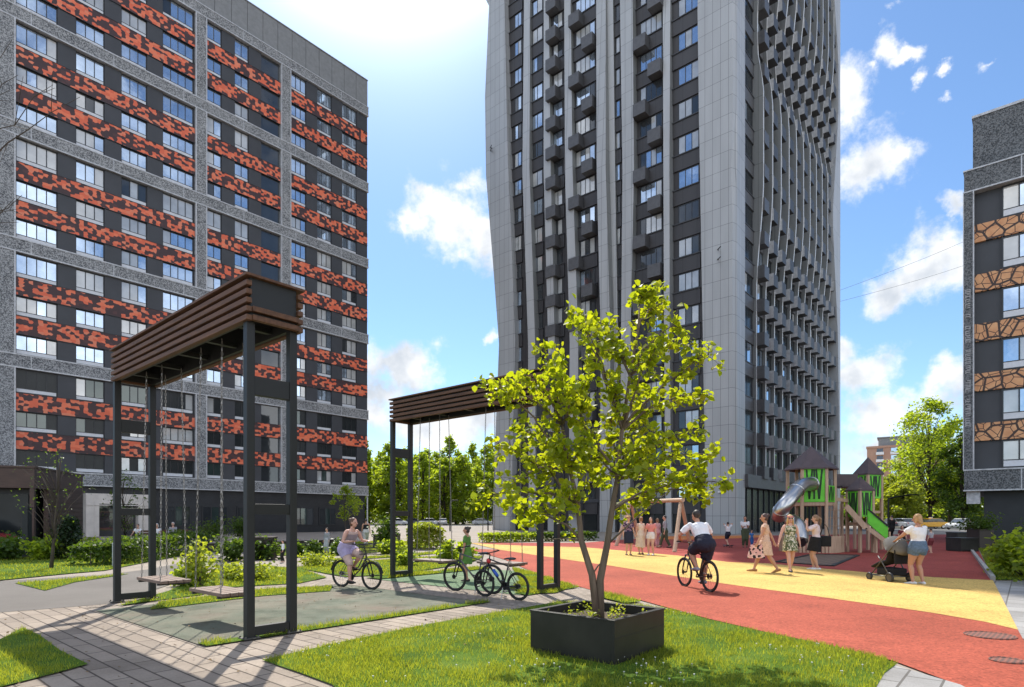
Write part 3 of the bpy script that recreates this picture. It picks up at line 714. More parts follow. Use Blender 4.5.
    for q in np.arange(2.6, 39.2, 1.8):
        mm = MB(); mm.box(q, q+.12, -.16, 0, 0, 4.6); mm.build('mullion', M['frame_dark'], E)
    for z in (6.0,):
        for q in np.arange(2.6, 39, 2.93/2): pass
    m = MB(); m.box(-.3, -.02, 3.4, 31.0, 3.3, 3.7); m.build('plinth_band', M['wall_dark'], E)
    for q in np.arange(4.0, 30, 2.2):
        mm = MB(); mm.box(-.08, -.02, q, q+1.7, .2, 3.2); mm.build('ground_floor_window', M['glass_shop'], E)
    for uu, vv in ((None, v(720, .6)), (None, v(724, .6))):
        mm = MB(); mm.box(-.85, -.6, vv-.12, vv+.12, 4.0, 4.15); mm.build('wall_lamp', M['white_paint'], E)
    for px, py in ((492,148),(492,151),(718,248),(718,258)):
        vv = v(px, .92 if px < 600 else .62); z = zl(py, vv, .9); x = -.92 if px < 600 else -.62
        mm = MB(); mm.tube([(x, vv, z), (x-.5, vv-.15, z-.3), (x-.6, vv-.5, z-.1)], .05, 6); mm.build('wall_bracket', M['frame_dark'], E)
tower()

# ---------------------------------------------------------------- corner of the block on the right
def right_building():
    X0, Y0 = 27.12, 36.0
    E = empty('apartment_building', (X0, Y0, 0), TH, 'low dark apartment block with sandy orange veined panels at the right edge', 'building')
    Ln = 24.0
    def yv(px, d=0.0): # distance along -B from the corner
        r = (px-CX)/F; ox, oy = X0-.652*d, Y0-.758*d; return (r*oy - ox)/(.758+.652*r)
    m = MB(); m.box(0.5, 15, -Ln, -.05, 3.2, 22.2); m.build('wall', M['wall_dark'], E)
    m = MB(); m.box(.9, 15, -Ln, -.9, 0, 3.2); m.build('ground_floor_wall', M['wall_black'], E)
    # frame of pebble concrete
    for z0, z1, nm in ((3.15, 4.45, 'pebble_band'), (21.0, 22.35, 'pebble_band')):
        m = MB(); m.box(0, .5, -Ln, 0, z0+.08, z1-.08); m.box(-.04, .5, -Ln, .04, z0, z0+.08, 1); m.box(-.04, .5, -Ln, .04, z1-.08, z1, 1)
        for q in np.arange(2.6, Ln, 2.7): m.box(-.02, .3, -q-.06, -q, z0+.08, z1-.08, 1)
        m.build(nm, [M['pebble_dark'], M['trim_light']], E)
    m = MB(); m.box(-.02, .5, -.42, 0, 4.45, 21.0); m.box(-.05, .5, -.48, -.42, 4.45, 21.0, 1); m.box(-.05, .02, 0, .05, 4.45, 21.0, 1)
    pl = m.build('pilaster', [M['pebble_dark'], M['trim_light']], E)
    # the upright lettering on the pilaster: letter strokes, too small in the picture to be read
    r = random.Random(5); t = MB(); z = 15.2
    while z > 7.2:
        L = .18 + r.random()*.1
        if r.random() < .84:
            y0, y1 = -.31, -.07
            for s in range(r.choice((2, 2, 3))):
                zz = z - L*.9*s/2; t.box(-.045, -.02, y0, y1 - (.08 if r.random() < .3 else 0), zz-.035, zz)
            for yy in (y0, y1-.035):
                if r.random() < .6: t.box(-.045, -.02, yy, yy+.035, z-L*.85, z-.036)
        else: z -= .12
        z -= L + .03
    t.build('lettering', M['lettering'], pl)
    m = MB(); m.box(1.3, 12, -Ln, -.35, 22.2, 26.0); m.box(1.25, 12.05, -Ln, -.3, 26.0, 26.15, 1); m.build('roof_block', [M['pebble_dark'], M['trim_light']], E)
    r = random.Random(2)
    ys = [(yv(1001.5, -.4), 3.0), (7.2, 3.0), (12.2, 3.0), (17.2, 3.0)]
    for k in range(6):
        zt = 7.2 + 2.97*k
        if k < 5:
            m = MB(); m.box(.32, .5, -Ln, -.48, zt-1.05, zt); m.build('orange_panel', M['orange_vein'], E)
        z0 = 4.47 if k == 0 else zt-2.97+.03; z1 = zt-1.08
        if k == 5: z1 = 20.98
        for y, w in ys:
            gl = [M['glass'], M['glass_blind'], M['glass_green'], M['glass_dark']]
            wts = [(2, M['glass']), (1, M['glass_blind']), (.6, M['glass_dark'])] if k > 2 else [(1, M['glass_green']), (1, M['glass']), (1, M['glass_blind'])]
            window(E, T((.38, -y, z0)) @ Matrix.Rotation(R(-90), 4, 'Z'), w, z1-z0, 4, [pick(r, wts) for _ in range(4)], .35, .09)
    window(E, T((.86, -3.3, .1)) @ Matrix.Rotation(R(-90), 4, 'Z'), 6, 3.0, 5, [M['glass_green']]*5, 0, .09, 'shop_window')
    m = MB(); m.box(.3, .8, -.75, -.1, 2.4, 3.15); m.build('bracket', M['trim_light'], E)
M['lettering'] = plain('light_lettering', (.42,.42,.43), .5)
right_building()

# ---------------------------------------------------------------- brown pavilion, far brick block
def pavilion():
    ang = math.atan2(.308, 1.0); c = Vector((-20.7, 26.0, 0))
    E = empty('pavilion', c, ang, 'low brown timber clad pavilion with dark glazing in front of the left block', 'pavilion')
    # local: front face along -x, right face along +y
    W, D, H = 12.0, 5.4, 3.72
    m = MB(); m.box(-W, 0, 0, D, 2.85, H); m.box(-W, .06, -.06, D+.06, H, H+.08); m.build('roof_fascia', M['wood_clad'], E)
    m = MB(); m.box(-.2, -.04, 1.4, D-.02, 0, 2.85)
    for z in np.arange(.1, 2.8, .22): m.box(-.04, 0, 1.4, D-.02, z, z+.18)
    m.build('timber_wall', M['wood_clad'], E)
    m = MB(); m.box(-W, -.5, .9, D-.1, 0, 2.85); m.build('wall', M['wall_black'], E)
    m = MB(); m.box(-3.6, -.55, .82, .86, .1, 2.6); m.build('window', M['glass_shop'], E)
    m = MB(); m.box(-.18, -.02, .02, .18, 0, 2.85); m.build('post', M['wood_clad'], E)
pavilion()
def brick_block():
    d = 250.0; p = P(867, 518, d)
    E = empty('brick_apartment_building', (p.x, p.y, 0), R(-33), 'distant pale brick tower block rising behind the trees', 'building')
    t = NT('pale_red_brick'); t.set(.9); t.col(t.mix(t.noise(t.pos(), .3, 5), (.36,.20,.14), (.46,.29,.21))); M['brick'] = t.m
    H = 30.5; m = MB(); m.box(0, 26, 0, 14, 0, H); m.box(-.3, 26.3, -.3, 14, H, H+.8); m.build('wall', M['brick'], E)
    m = MB(); m.box(4, 22, 2, 12, H+.8, H+4.2); m.prism([(3.5,1.5),(22.5,1.5),(22.5,12.5),(3.5,12.5)], H+4.2, H+4.6); m.build('roof', M['parapet'], E)
    for i, x in enumerate((4.6, 9.6, 15.0, 20.4)):
        m = MB()
        for k in range(10): m.box(x-1.4, x+1.4, -.9 if i % 2 == 0 else -.1, 0, .6+3*k, 1.7+3*k)
        m.build('balcony_column' if i % 2 == 0 else 'panel_column', M['white_paint'], E)
        for k in range(10):
            w = MB(); w.box(x-1.1, x+1.1, -.06, -.01, 1.75+3*k, 3.2+3*k); w.build('window', M['glass'], E)
brick_block()
# ---------------------------------------------------------------- grass
def in_poly(P2, poly):
    x, y = P2[:,0], P2[:,1]; c = np.zeros(len(x), bool); n = len(poly)
    for i in range(n):
        x0, y0 = poly[i][0], poly[i][1]; x1, y1 = poly[(i+1)%n][0], poly[(i+1)%n][1]
        if y0 == y1: continue
        q = ((y0 > y) != (y1 > y)) & (x < (x1-x0)*(y-y0)/(y1-y0)+x0); c ^= q
    return c
def blades(name, pts, h, w, mat, seed, label):
    g = np.random.default_rng(seed); n = len(pts); a = g.uniform(0, 2*np.pi, n); hh = h*g.uniform(.45, 1.25, n); lean = g.normal(0, .38, (n, 2))*hh[:,None]
    dx = np.cos(a)*w/2; dy = np.sin(a)*w/2; v = np.zeros((n, 5, 3)); z0 = .02
    v[:,0] = np.stack([pts[:,0]-dx, pts[:,1]-dy, np.full(n, z0)], 1); v[:,1] = np.stack([pts[:,0]+dx, pts[:,1]+dy, np.full(n, z0)], 1)
    mx = pts + lean*.4; v[:,2] = np.stack([mx[:,0]+dx*.8, mx[:,1]+dy*.8, z0+hh*.6], 1); v[:,3] = np.stack([mx[:,0]-dx*.8, mx[:,1]-dy*.8, z0+hh*.6], 1)
    tp = pts + lean; v[:,4] = np.stack([tp[:,0], tp[:,1], z0+hh], 1)
    idx = np.arange(n)*5; q = np.stack([idx, idx+1, idx+2, idx+3], 1); t = np.stack([idx+3, idx+2, idx+4], 1)
    me = bpy.data.meshes.new(name); me.vertices.add(n*5); me.vertices.foreach_set('co', v.reshape(-1))
    lp = np.concatenate([q.reshape(-1), t.reshape(-1)]); me.loops.add(len(lp)); me.loops.foreach_set('vertex_index', lp.astype(np.int32))
    st = np.concatenate([np.arange(n)*4, n*4+np.arange(n)*3]); me.polygons.add(2*n); me.polygons.foreach_set('loop_start', st.astype(np.int32))
    me.update(calc_edges=True); me.validate(); me.materials.append(mat); o = bpy.data.objects.new(name, me); COL.objects.link(o)
    prop(o, label, 'grass', kind='stuff'); return o
M['blade'] = leafmat('grass_blade', (.085,.135,.012), (.235,.255,.05), .55, 1.1, (2.8,2.5,.9))
def build_grass():
    g = np.random.default_rng(4)
    lab = {'front':'short bright green lawn grass around the black planter', 'left':'sunlit lawn grass in the lower left corner', 'tri':'small triangle of grass between the grey paths', 'back':'shaded lawn grass before the hedge and pavilion', 'shrub':'sunlit grass round the pale yellow green shrub', 'mid':'sunlit grass behind the woman on the bicycle', 'mid2':'strip of lawn grass beyond the narrow path', 'far':'shaded grass strip before the left block', 'strip':'ragged grass along the back edge of the worn rubber', 'right':'shaded grass along the right edge of the red path', 'gs':'thin ragged grass strip beside the swing surface'}
    den = {'front':3800, 'left':3200, 'tri':500, 'back':220, 'shrub':700, 'mid':500, 'mid2':350, 'far':150, 'strip':900, 'right':350, 'gs':1500}
    for i, (k, poly) in enumerate(LAWNS):
        xs = [p[0] for p in poly]; ys = [p[1] for p in poly]; x0, x1, y0, y1 = max(min(xs), -22), min(max(xs), 24), max(min(ys), 3.2), min(max(ys), 40)
        if x1 <= x0 or y1 <= y0: continue
        n = int((x1-x0)*(y1-y0)*den[k]); n = min(n, 900000)
        p = np.stack([g.uniform(x0, x1, n), g.uniform(y0, y1, n)], 1); p = p[in_poly(p, poly)]
        if k in ('front','left','mid','shrub','back'):
            q = np.array([mnoise.noise(Vector((a*.9, b*.9, 3))) + .6*mnoise.noise(Vector((a*3.1, b*3.1, 9))) for a, b in p[:40000]]); q = np.resize(q, len(p)) if len(p) <= 40000 else np.array([mnoise.noise(Vector((a*.9, b*.9, 3))) + .6*mnoise.noise(Vector((a*3.1, b*3.1, 9))) for a, b in p]); p = p[g.uniform(0,1,len(p)) < np.clip(.55+1.15*q, .08, 1)]
        d = p[:,1]; keep = np.abs(p[:,0]) < d*.9 + .5; p = p[keep]
        if k in ('front', 'left'):                          # thin out with distance
            keep = g.uniform(0, 1, len(p)) < np.clip((6.5/p[:,1])**1.6, .12, 1); p = p[keep]
        if k == 'gs':                                        # ragged: blades only in patches
            cl = np.array([mnoise.noise(Vector((a*1.3, b*1.3, i))) for a, b in p]); p = p[cl > -.18]
        far = float(np.mean(p[:,1])) if len(p) else 10
        blades('lawn_grass', p, (.055 if k in ('front','left') else .075 if k == 'gs' else .06), .006*max(1, far/7.5), M['blade'], i, lab[k])
build_grass()
def litter():
    # fallen leaves on the paving and rubber, small flowers in the lawn: nobody could count them
    g = np.random.default_rng(12); pts = []
    for _ in range(420):
        p = AB(g.uniform(-3, 9), g.uniform(4.5, 12.5)); pts.append((p.x, p.y, .026))
    o = foliage('fallen_leaves', pts, .032, M['litter'], None, 5, 3.0); prop(o, 'small dry leaves scattered over the pavers and worn rubber', 'fallen leaves', kind='stuff')
    poly = [p for k, p in LAWNS if k == 'front'][0]
    q = np.stack([g.uniform(-4, 5.5, 1200), g.uniform(5, 10, 1200)], 1); q = q[in_poly(q, poly)]
    q = q[np.array([mnoise.noise(Vector((a*1.1, b*1.1, 7))) for a, b in q]) > .08][:130]; m = MB()
    for a, b in q:
        z = g.uniform(.05, .075); m.tube([(a,b,.02),(a,b,z)], .0015, 3); m.tube([(a,b,z),(a,b,z+.006)], [.010,.008], 6)
    o = m.build('clover_flowers', M['flower']); prop(o, 'tiny white clover flowers dotted in the front lawn', 'flowers', kind='stuff')
M['litter'] = plain('dry_leaf', (.17,.11,.05), .9, 0, .4, 3); M['flower'] = plain('white_petal', (.6,.6,.55), .8)
# ---------------------------------------------------------------- trees and shrubs
def leaves_mesh(mb_v, pts, size, seed, up=.35, shape='leaf', jit=.35):
    """leaf-shaped little faces (folded on the midrib) at the given points"""
    g = np.random.default_rng(seed); n = len(pts); pts = np.asarray(pts)
    nrm = g.normal(0, 1, (n, 3)); nrm[:,2] = np.abs(nrm[:,2]) + up; nrm /= np.linalg.norm(nrm, axis=1)[:,None]
    d = g.normal(0, 1, (n, 3)); d[:,2] -= .5; d -= nrm*np.sum(d*nrm, 1)[:,None]; d /= np.linalg.norm(d, axis=1)[:,None]
    s = np.cross(nrm, d); L = size*g.uniform(1-jit, 1+jit, n)[:,None]; fold = nrm*L*.12
    if shape == 'leaf':
        prof = [(0, 0, 0), (.25, .42, 1), (.62, .36, 1), (1.0, 0, 0), (.62, -.36, 1), (.25, -.42, 1)]
        faces = [(0,1,2,3), (0,3,4,5)]
    else:
        prof = [(0, 0, 0), (.5, .34, 1), (1.0, 0, 0), (.5, -.34, 1)]; faces = [(0,1,2), (0,2,3)]
    v = np.stack([pts + d*L*a + s*L*b + fold*c for a, b, c in prof], 1)
    return v, faces
def foliage(name, pts, size, mat, parent, seed, up=.35, shape='leaf', jit=.35):
    v, fc = leaves_mesh(None, pts, size, seed, up, shape, jit); n = len(pts); k = v.shape[1]; fl = len(fc[0])
    me = bpy.data.meshes.new(name); me.vertices.add(n*k); me.vertices.foreach_set('co', v.reshape(-1))
    idx = (np.arange(n)*k)[:,None]; lp = np.concatenate([idx + np.array(f)[None] for f in fc], 1).reshape(-1)
    me.loops.add(len(lp)); me.loops.foreach_set('vertex_index', lp.astype(np.int32)); nf = n*len(fc); me.polygons.add(nf); me.polygons.foreach_set('loop_start', (np.arange(nf)*fl).astype(np.int32))
    me.update(calc_edges=True); me.validate(); me.materials.append(mat); o = bpy.data.objects.new(name, me); COL.objects.link(o); o.parent = parent; return o
M['leaf_near'] = leafmat('fresh_linden_leaf', (.10,.165,.012), (.22,.265,.024), .6, 1.4, (3.1,2.6,.6))
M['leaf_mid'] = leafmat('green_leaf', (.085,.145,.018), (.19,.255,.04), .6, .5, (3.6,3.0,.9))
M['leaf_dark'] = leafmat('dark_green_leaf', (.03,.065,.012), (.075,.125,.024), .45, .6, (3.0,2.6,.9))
M['leaf_lime'] = leafmat('lime_shrub_leaf', (.13,.19,.02), (.30,.34,.06), .5, 2.0, (2.2,2.0,.7))
M['leaf_conifer'] = leafmat('dark_conifer_needle', (.012,.028,.012), (.03,.055,.02), .2, 2.0)
M['twig'] = plain('brown_twig', (.11,.085,.065), .8, 0, .3, 8)

def planter_and_tree():
    # planter: measured corners of its rim
    fl, fc, fr_ = G(530,656), G(614.5,667.5), G(662,650)
    c = Vector((fc.x, fc.y, 0)); ang = math.atan2(*(Vector((fr_.x-fc.x, fr_.y-fc.y)).yx)); w1 = (fr_-fc).length; w2 = (fl-fc).length
    w1 = w2 = 1.12
    E = empty('planter_box', c, TH, 'large square black planter box on the lawn with the young tree in it', 'planter')
    H = .47; t = .045
    m = MB(); m.box(0, w1, 0, t, 0, H); m.box(0, w1, w2-t, w2, 0, H); m.box(0, t, t, w2-t, 0, H); m.box(w1-t, w1, t, w2-t, 0, H)
    m.box(-.008, w1+.008, -.008, t+.01, H, H+.018); m.box(-.008, w1+.008, w2-t-.01, w2+.008, H, H+.018); m.box(-.008, t+.01, t+.01, w2-t-.01, H, H+.018); m.box(w1-t-.01, w1+.008, t+.01, w2-t-.01, H, H+.018)
    m.box(.001, w1-.001, -.004, 0, H*.62, H*.63); m.build('box', M['planter'], E, bevel=.004)
    s = MB(); n = 14; vs = []; fs = []
    for i in range(n):
        for j in range(n): vs.append((t+(w1-2*t)*i/(n-1), t+(w2-2*t)*j/(n-1), H-.09+.03*mnoise.noise(Vector((i*.6, j*.6, 0)))))
    for i in range(n-1):
        for j in range(n-1): fs.append((i*n+j, (i+1)*n+j, (i+1)*n+j+1, i*n+j+1))
    s.add(vs, fs); s.build('soil', M['soil'], E)
    rr = random.Random(5); wp = []
    for _ in range(26):
        bx, by, hh = rr.uniform(.08, w1-.08), rr.uniform(.08, w2-.08), rr.uniform(.05, .2)
        for q in range(9): wp.append((bx+rr.gauss(0,.03), by+rr.gauss(0,.03), H-.07+hh*q/9))
    prop(foliage('ground_cover', wp, .032, M['leaf_lime'], E, 3), kind='stuff')
    # tree: two stems from the soil, limbs towards the tips read off the photograph, each at its own distance
    base = c + AX*(w1*.47) + BX*(w2*.48); D = base.y
    TE = empty('young_tree', (base.x, base.y, 0), 0, 'young leafy lime green tree with two stems growing from the black planter', 'tree')
    O = Vector((base.x, base.y, 0)); rt = random.Random(21)
    segs = MB(); tips = []
    def limb(pts, r0, r1):
        k = len(pts); segs.tube(pts, [r0 + (r1-r0)*i/(k-1) for i in range(k)], 7)
    def L(px, py, dd=0.0): return P(px, py, D+dd) - O
    z0 = H-.12
    A = [Vector((0,0,z0-.05)), L(592,575), L(581,540,.02), L(578,505,.05), L(570,470,.1), L(562,425,.15)]
    B = [Vector((.03,.01,z0-.05)), L(600,580), L(607,545,-.02), L(612,510,-.03), L(617,480,-.02), L(622,430,-.05), L(630,375,-.05), L(638,330,-.05), L(640,303,0)]
    limb(A, .048, .018); limb(B, .05, .007)
    # main limbs: start point, tip
    lim = [(A[5],(545,350),.25),(A[5],(525,375),-.3),(A[5],(500,385),.1),(A[4],(492,384),-.15),(A[4],(520,430),.4),(A[3],(500,445),-.2),(A[3],(482,499),.0),(A[4],(515,480),-.45),(A[3],(530,522),.3),(A[2],(512,505),.25),
           (B[4],(560,395),.45),(B[5],(585,330),-.35),(B[5],(575,318),.2),(B[6],(602,322),.3),(B[7],(658,306),.15),(B[8],(641,294),.0),(B[6],(672,326),-.3),(B[6],(690,345),.2),(B[5],(708,356),-.1),(B[5],(700,395),.4),(B[4],(690,430),-.45),
           (B[4],(712,455),.15),(B[3],(722,483),-.05),(B[4],(680,478),.5),(B[3],(700,492),.3),(B[4],(650,440),-.6),(B[4],(610,420),.6),(B[5],(640,390),.55),(B[5],(655,350),-.45),(A[5],(560,370),-.4),(A[5],(585,385),-.5),(A[4],(590,440),-.65),(A[4],(545,460),.6),(B[6],(615,345),.1),(B[4],(650,470),-.5),(B[4],(585,455),.3),(B[5],(610,385),-.3),(B[4],(640,415),.4),(A[5],(575,400),.3),(A[4],(560,445),-.3),(B[3],(640,500),.55),(A[3],(560,500),-.6),(A[4],(600,480),.7)]
    leaf = []
    def rnd(s): return Vector((rt.gauss(0,1), rt.gauss(0,1), rt.gauss(0,1)))*s
    for st, (px, py), dd in lim:
        tip = L(px, py, dd); ln = (tip-st).length; k = max(5, int(ln/.16)); pts = []
        for i in range(k+1):
            f = i/k; p = st.lerp(tip, f) + Vector((0,0,1))*(.10*ln*math.sin(f*math.pi)) + (rnd(.018) if 0 < i < k else Vector()); pts.append(p)
        limb(pts, .012 + .006*min(1, ln), .0035)
        for i in range(1, k+1):
            f = i/k
            if f < .16: continue
            for _ in range(2 if f < .6 else 3):             # side twigs carrying leaves
                tw = rt.uniform(.10, .30)*(1.15-.45*f); d = rnd(1.0); d = (d + (tip-st).normalized()*.8 + Vector((0,0,.15))).normalized(); e = pts[i] + d*tw
                segs.tube([pts[i], pts[i]+d*tw*.55+Vector((0,0,.01)), e], [.004, .003, .0018], 4)
                for q in range(rt.randint(8, 12)):
                    leaf.append(pts[i].lerp(e, .3+.75*rt.random()) + rnd(.035) + Vector((0,0,-.02)))
    for st, (px, py), dd in [(A[1],(604,560),0),(B[2],(668,492),-.2),(A[2],(545,540),.1)]: limb([st, st.lerp(L(px,py,dd), .5)+Vector((0,0,.02)), L(px,py,dd)], .012, .005)
    segs.build('trunk', M['bark'], TE, smooth=True)
    foliage('crown', [tuple(p) for p in leaf], .070, M['leaf_near'], TE, 9, .25, jit=.5)
planter_and_tree(); litter()

def tree_proto(name, h, cr, seed, leafm, barkm, trunk_r, crown_z0, nclump, per, lsize, squash=1.0, lab=None, cat='tree', group=None, loc=(0,0,0), col=False):
    """trunk with limbs to clumps; each clump a loose ball of leaf-sized faces, with gaps between"""
    r = random.Random(seed); E = empty(name, loc, 0, lab, cat, group); tr = MB(); pts = []
    top = Vector((r.uniform(-.3,.3), r.uniform(-.3,.3), h*.93)); k = 6
    sp = [Vector((0,0,-.05)).lerp(top, i/k) + Vector((r.gauss(0,.05)*h*.04*i, r.gauss(0,.05)*h*.04*i, 0)) for i in range(k+1)]
    tr.tube(sp, [trunk_r*(1.25 if i == 0 else 1-.85*i/k) for i in range(k+1)], 8)
    for c in range(nclump):
        f = (c+.5)/nclump; z = crown_z0 + (h-crown_z0)*(f**.85)
        q = (z-crown_z0)/(h-crown_z0)
        env = math.sin(min(1, q*.93+.09)*math.pi)**.55 if not col else (1-.75*q)*min(1, .5+q*4)
        a = r.uniform(0, 2*math.pi); rad = cr*env*math.sqrt(r.uniform(.12, 1.0))*squash
        p = Vector((math.cos(a)*rad, math.sin(a)*rad, z)); b = sp[0].lerp(top, max(.18, min(.9, (z - .22*h - rad*.35)/h)))
        if r.random() < .7: tr.tube([b, b.lerp(p, .5)+Vector((0,0,.04*h)), p], [trunk_r*.28, trunk_r*.17, trunk_r*.06], 5)
        cs = cr*r.uniform(.22, .42)*(1.15-.5*q)
        n = int(per*r.uniform(.6, 1.3))
        for _ in range(n):
            d = Vector((r.gauss(0,1), r.gauss(0,1), r.gauss(0,.75))).normalized()*cs*(r.random()**.45); pts.append(tuple(p+d))
    tr.build('trunk', barkm, E, smooth=True); foliage('crown', pts, lsize, leafm, E, seed+50, .3, 'card'); return E
def place(proto, loc, rz, s, label, group=None):
    c = copy_tree(proto); c.location = loc; c.rotation_euler = (0,0,rz); c.scale = (s[0], s[0], s[1]) if isinstance(s, tuple) else (s,s,s)
    c['label'] = label
    if group: c['group'] = group
    return c
def woods():
    # the row of tall trees between the left block and the tower
    lab = 'tall green tree in the far row of trees between the left block and the tower'; grp = 'far row of trees beyond the parked cars'
    pr = [tree_proto('deciduous_tree', 14.5, 3.3, 100, M['leaf_mid'], M['bark_dark'], .22, .9, 66, 52, .5, lab=lab, group=grp),
          tree_proto('deciduous_tree', 16.0, 2.7, 101, M['leaf_mid'], M['bark_dark'], .24, .8, 66, 52, .48, lab=lab, group=grp),
          tree_proto('deciduous_tree', 12.5, 3.6, 102, M['leaf_mid'], M['bark_dark'], .2, .7, 62, 54, .5, lab=lab, group=grp)]
    r = random.Random(4); row = []
    for px in range(358, 516, 7): row.append((px + r.uniform(-3,3), 142 + r.uniform(-5, 26)))
    for i, (px, d) in enumerate(row):
        p = P(px, 518, d); s = (r.uniform(1.1,1.4), r.uniform(.90,1.12)*d/120)
        if i < 3: o = pr[i]; o.location = (p.x, p.y, 0); o.scale = (s[0], s[0], s[1])
        else: place(pr[i % 3], (p.x, p.y, 0), r.uniform(0, 6), s, lab)
    for px, d, s in ((300,190,1.0),(330,180,.9),(530,170,1.0)):
        p = P(px, 518, d); place(pr[0], (p.x, p.y, 0), r.uniform(0,6), s, 'tall tree far behind the buildings, mostly hidden', 'trees hidden behind the buildings')
    # right: the big trees by the parked cars
    spec = [(930,98,20.5,6.4,'leaf_mid','tallest broad bright green tree behind the parked yellow car'),(963,92,14.0,4.0,'leaf_dark','dark green tree close beside the right block'),(919,104,15.5,4.4,'leaf_mid','rounded tree just left of the tallest tree by the car park'),(950,106,18.0,5.0,'leaf_mid','tree with a leaning trunk behind the dark tree at the car park'),
            (891,104,8.4,4.2,'leaf_lime','low yellow green tree behind the playground stairs'),(872,118,7.4,3.8,'leaf_lime','small yellow green tree behind the short playground tower'),(985,100,14.0,5.0,'leaf_mid','tree mostly hidden behind the right block'),(905,92,7.0,3.0,'leaf_lime','low bright tree behind the street lamp'),(1010,110,15,5,'leaf_mid','tree behind the right block, out of sight from the path'),(852,128,9,4,'leaf_mid','tree just right of the tower foot')]
    for i, (px, d, h, cr, lm, lb) in enumerate(spec):
        p = P(px, 518, d); tree_proto('deciduous_tree', h, cr, 200+i, M[lm], M['bark_dark'], .3, h*.17, 72, 80, .46, lab=lb, loc=(p.x, p.y, 0))
    # shaded spots at the foot of the left block: conifer, saplings
    p = G(68, 559); tree_proto('conifer', 1.55, .75, 301, M['leaf_conifer'], M['bark_dark'], .05, .05, 60, 60, .09, lab='small dark rounded conifer on the shaded lawn by the pavilion', loc=(p.x, p.y, 0), col=True)
    p = G(51, 569); T1 = tree_proto('sapling', 3.6, .95, 302, M['leaf_dark'], M['bark_dark'], .05, 1.5, 40, 5, .07, lab='bare looking sapling on the shaded lawn in front of the pavilion', loc=(p.x, p.y, 0))
    p = G(594+0*0-0, 600) if False else G(346, 536.5); tree_proto('sapling', 4.2, 1.1, 303, M['leaf_mid'], M['bark_dark'], .05, 1.6, 26, 40, .2, lab='thin young tree at the right end of the dark left block', loc=(p.x, p.y, 0))
    p = G(126, 548); tree_proto('sapling', 3.9, 1.0, 304, M['leaf_dark'], M['bark_dark'], .05, .8, 40, 9, .12, lab='sparse sapling in front of the pale entrance portal', loc=(p.x, p.y, 0))
    # shrubs: (name, px, py of the foot, height, radius, material, label)
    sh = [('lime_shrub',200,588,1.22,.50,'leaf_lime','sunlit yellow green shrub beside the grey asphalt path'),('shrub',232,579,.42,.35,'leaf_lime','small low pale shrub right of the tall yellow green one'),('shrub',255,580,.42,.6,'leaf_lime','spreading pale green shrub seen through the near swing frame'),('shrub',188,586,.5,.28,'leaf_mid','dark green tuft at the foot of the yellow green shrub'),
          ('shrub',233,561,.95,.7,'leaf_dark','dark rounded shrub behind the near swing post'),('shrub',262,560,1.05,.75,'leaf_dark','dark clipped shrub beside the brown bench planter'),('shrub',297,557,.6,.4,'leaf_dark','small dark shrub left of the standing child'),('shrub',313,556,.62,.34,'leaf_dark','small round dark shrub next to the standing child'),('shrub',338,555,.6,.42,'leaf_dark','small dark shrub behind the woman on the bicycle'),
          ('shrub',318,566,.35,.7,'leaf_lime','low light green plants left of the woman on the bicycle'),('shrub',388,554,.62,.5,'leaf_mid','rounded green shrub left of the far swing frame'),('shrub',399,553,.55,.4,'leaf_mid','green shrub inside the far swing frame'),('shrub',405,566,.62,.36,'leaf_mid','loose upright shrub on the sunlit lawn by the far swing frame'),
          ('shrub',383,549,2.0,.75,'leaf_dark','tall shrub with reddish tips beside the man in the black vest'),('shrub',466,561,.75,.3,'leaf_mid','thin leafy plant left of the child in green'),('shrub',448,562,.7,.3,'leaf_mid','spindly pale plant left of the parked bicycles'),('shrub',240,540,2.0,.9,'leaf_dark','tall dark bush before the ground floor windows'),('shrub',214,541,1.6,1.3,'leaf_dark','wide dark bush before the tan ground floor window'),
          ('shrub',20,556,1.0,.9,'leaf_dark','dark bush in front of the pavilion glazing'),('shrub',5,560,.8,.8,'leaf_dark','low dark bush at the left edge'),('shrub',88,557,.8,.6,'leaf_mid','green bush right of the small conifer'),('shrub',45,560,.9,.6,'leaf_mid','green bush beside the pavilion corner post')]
    for i, (nm, px, py, h, rad, lm, lb) in enumerate(sh):
        p = G(px, py); E = empty(nm, (p.x, p.y, 0), 0, lb, 'shrub'); r2 = random.Random(i); pts = []; st = MB()
        for q in range(9 if nm == 'shrub' else 12):
            a = r2.uniform(0, 6.28); rr = rad*math.sqrt(r2.random()); tip = Vector((math.cos(a)*rr, math.sin(a)*rr, h*(1-.55*(rr/rad)**1.5)*r2.uniform(.75,1.05)))
            st.tube([(0,0,-.02), tip*.5 + Vector((0,0,.1*h)), tip], [.014,.009,.004], 4)
            for k in range(85 if nm == 'shrub' else 60):
                f = r2.uniform(.15, 1.05); b = Vector((0,0,0)).lerp(tip, f) + Vector((0,0,.1*h*math.sin(f*3.1))); pts.append(tuple(b + Vector((r2.gauss(0,1), r2.gauss(0,1), r2.gauss(0,.8)))*(.16*rad+.04)))
        st.build('stem', M['twig'], E); foliage('foliage', [p for p in pts if p[2] > 0], .085 if p.y < 20 else .13, M[lm], E, 400+i, .4)
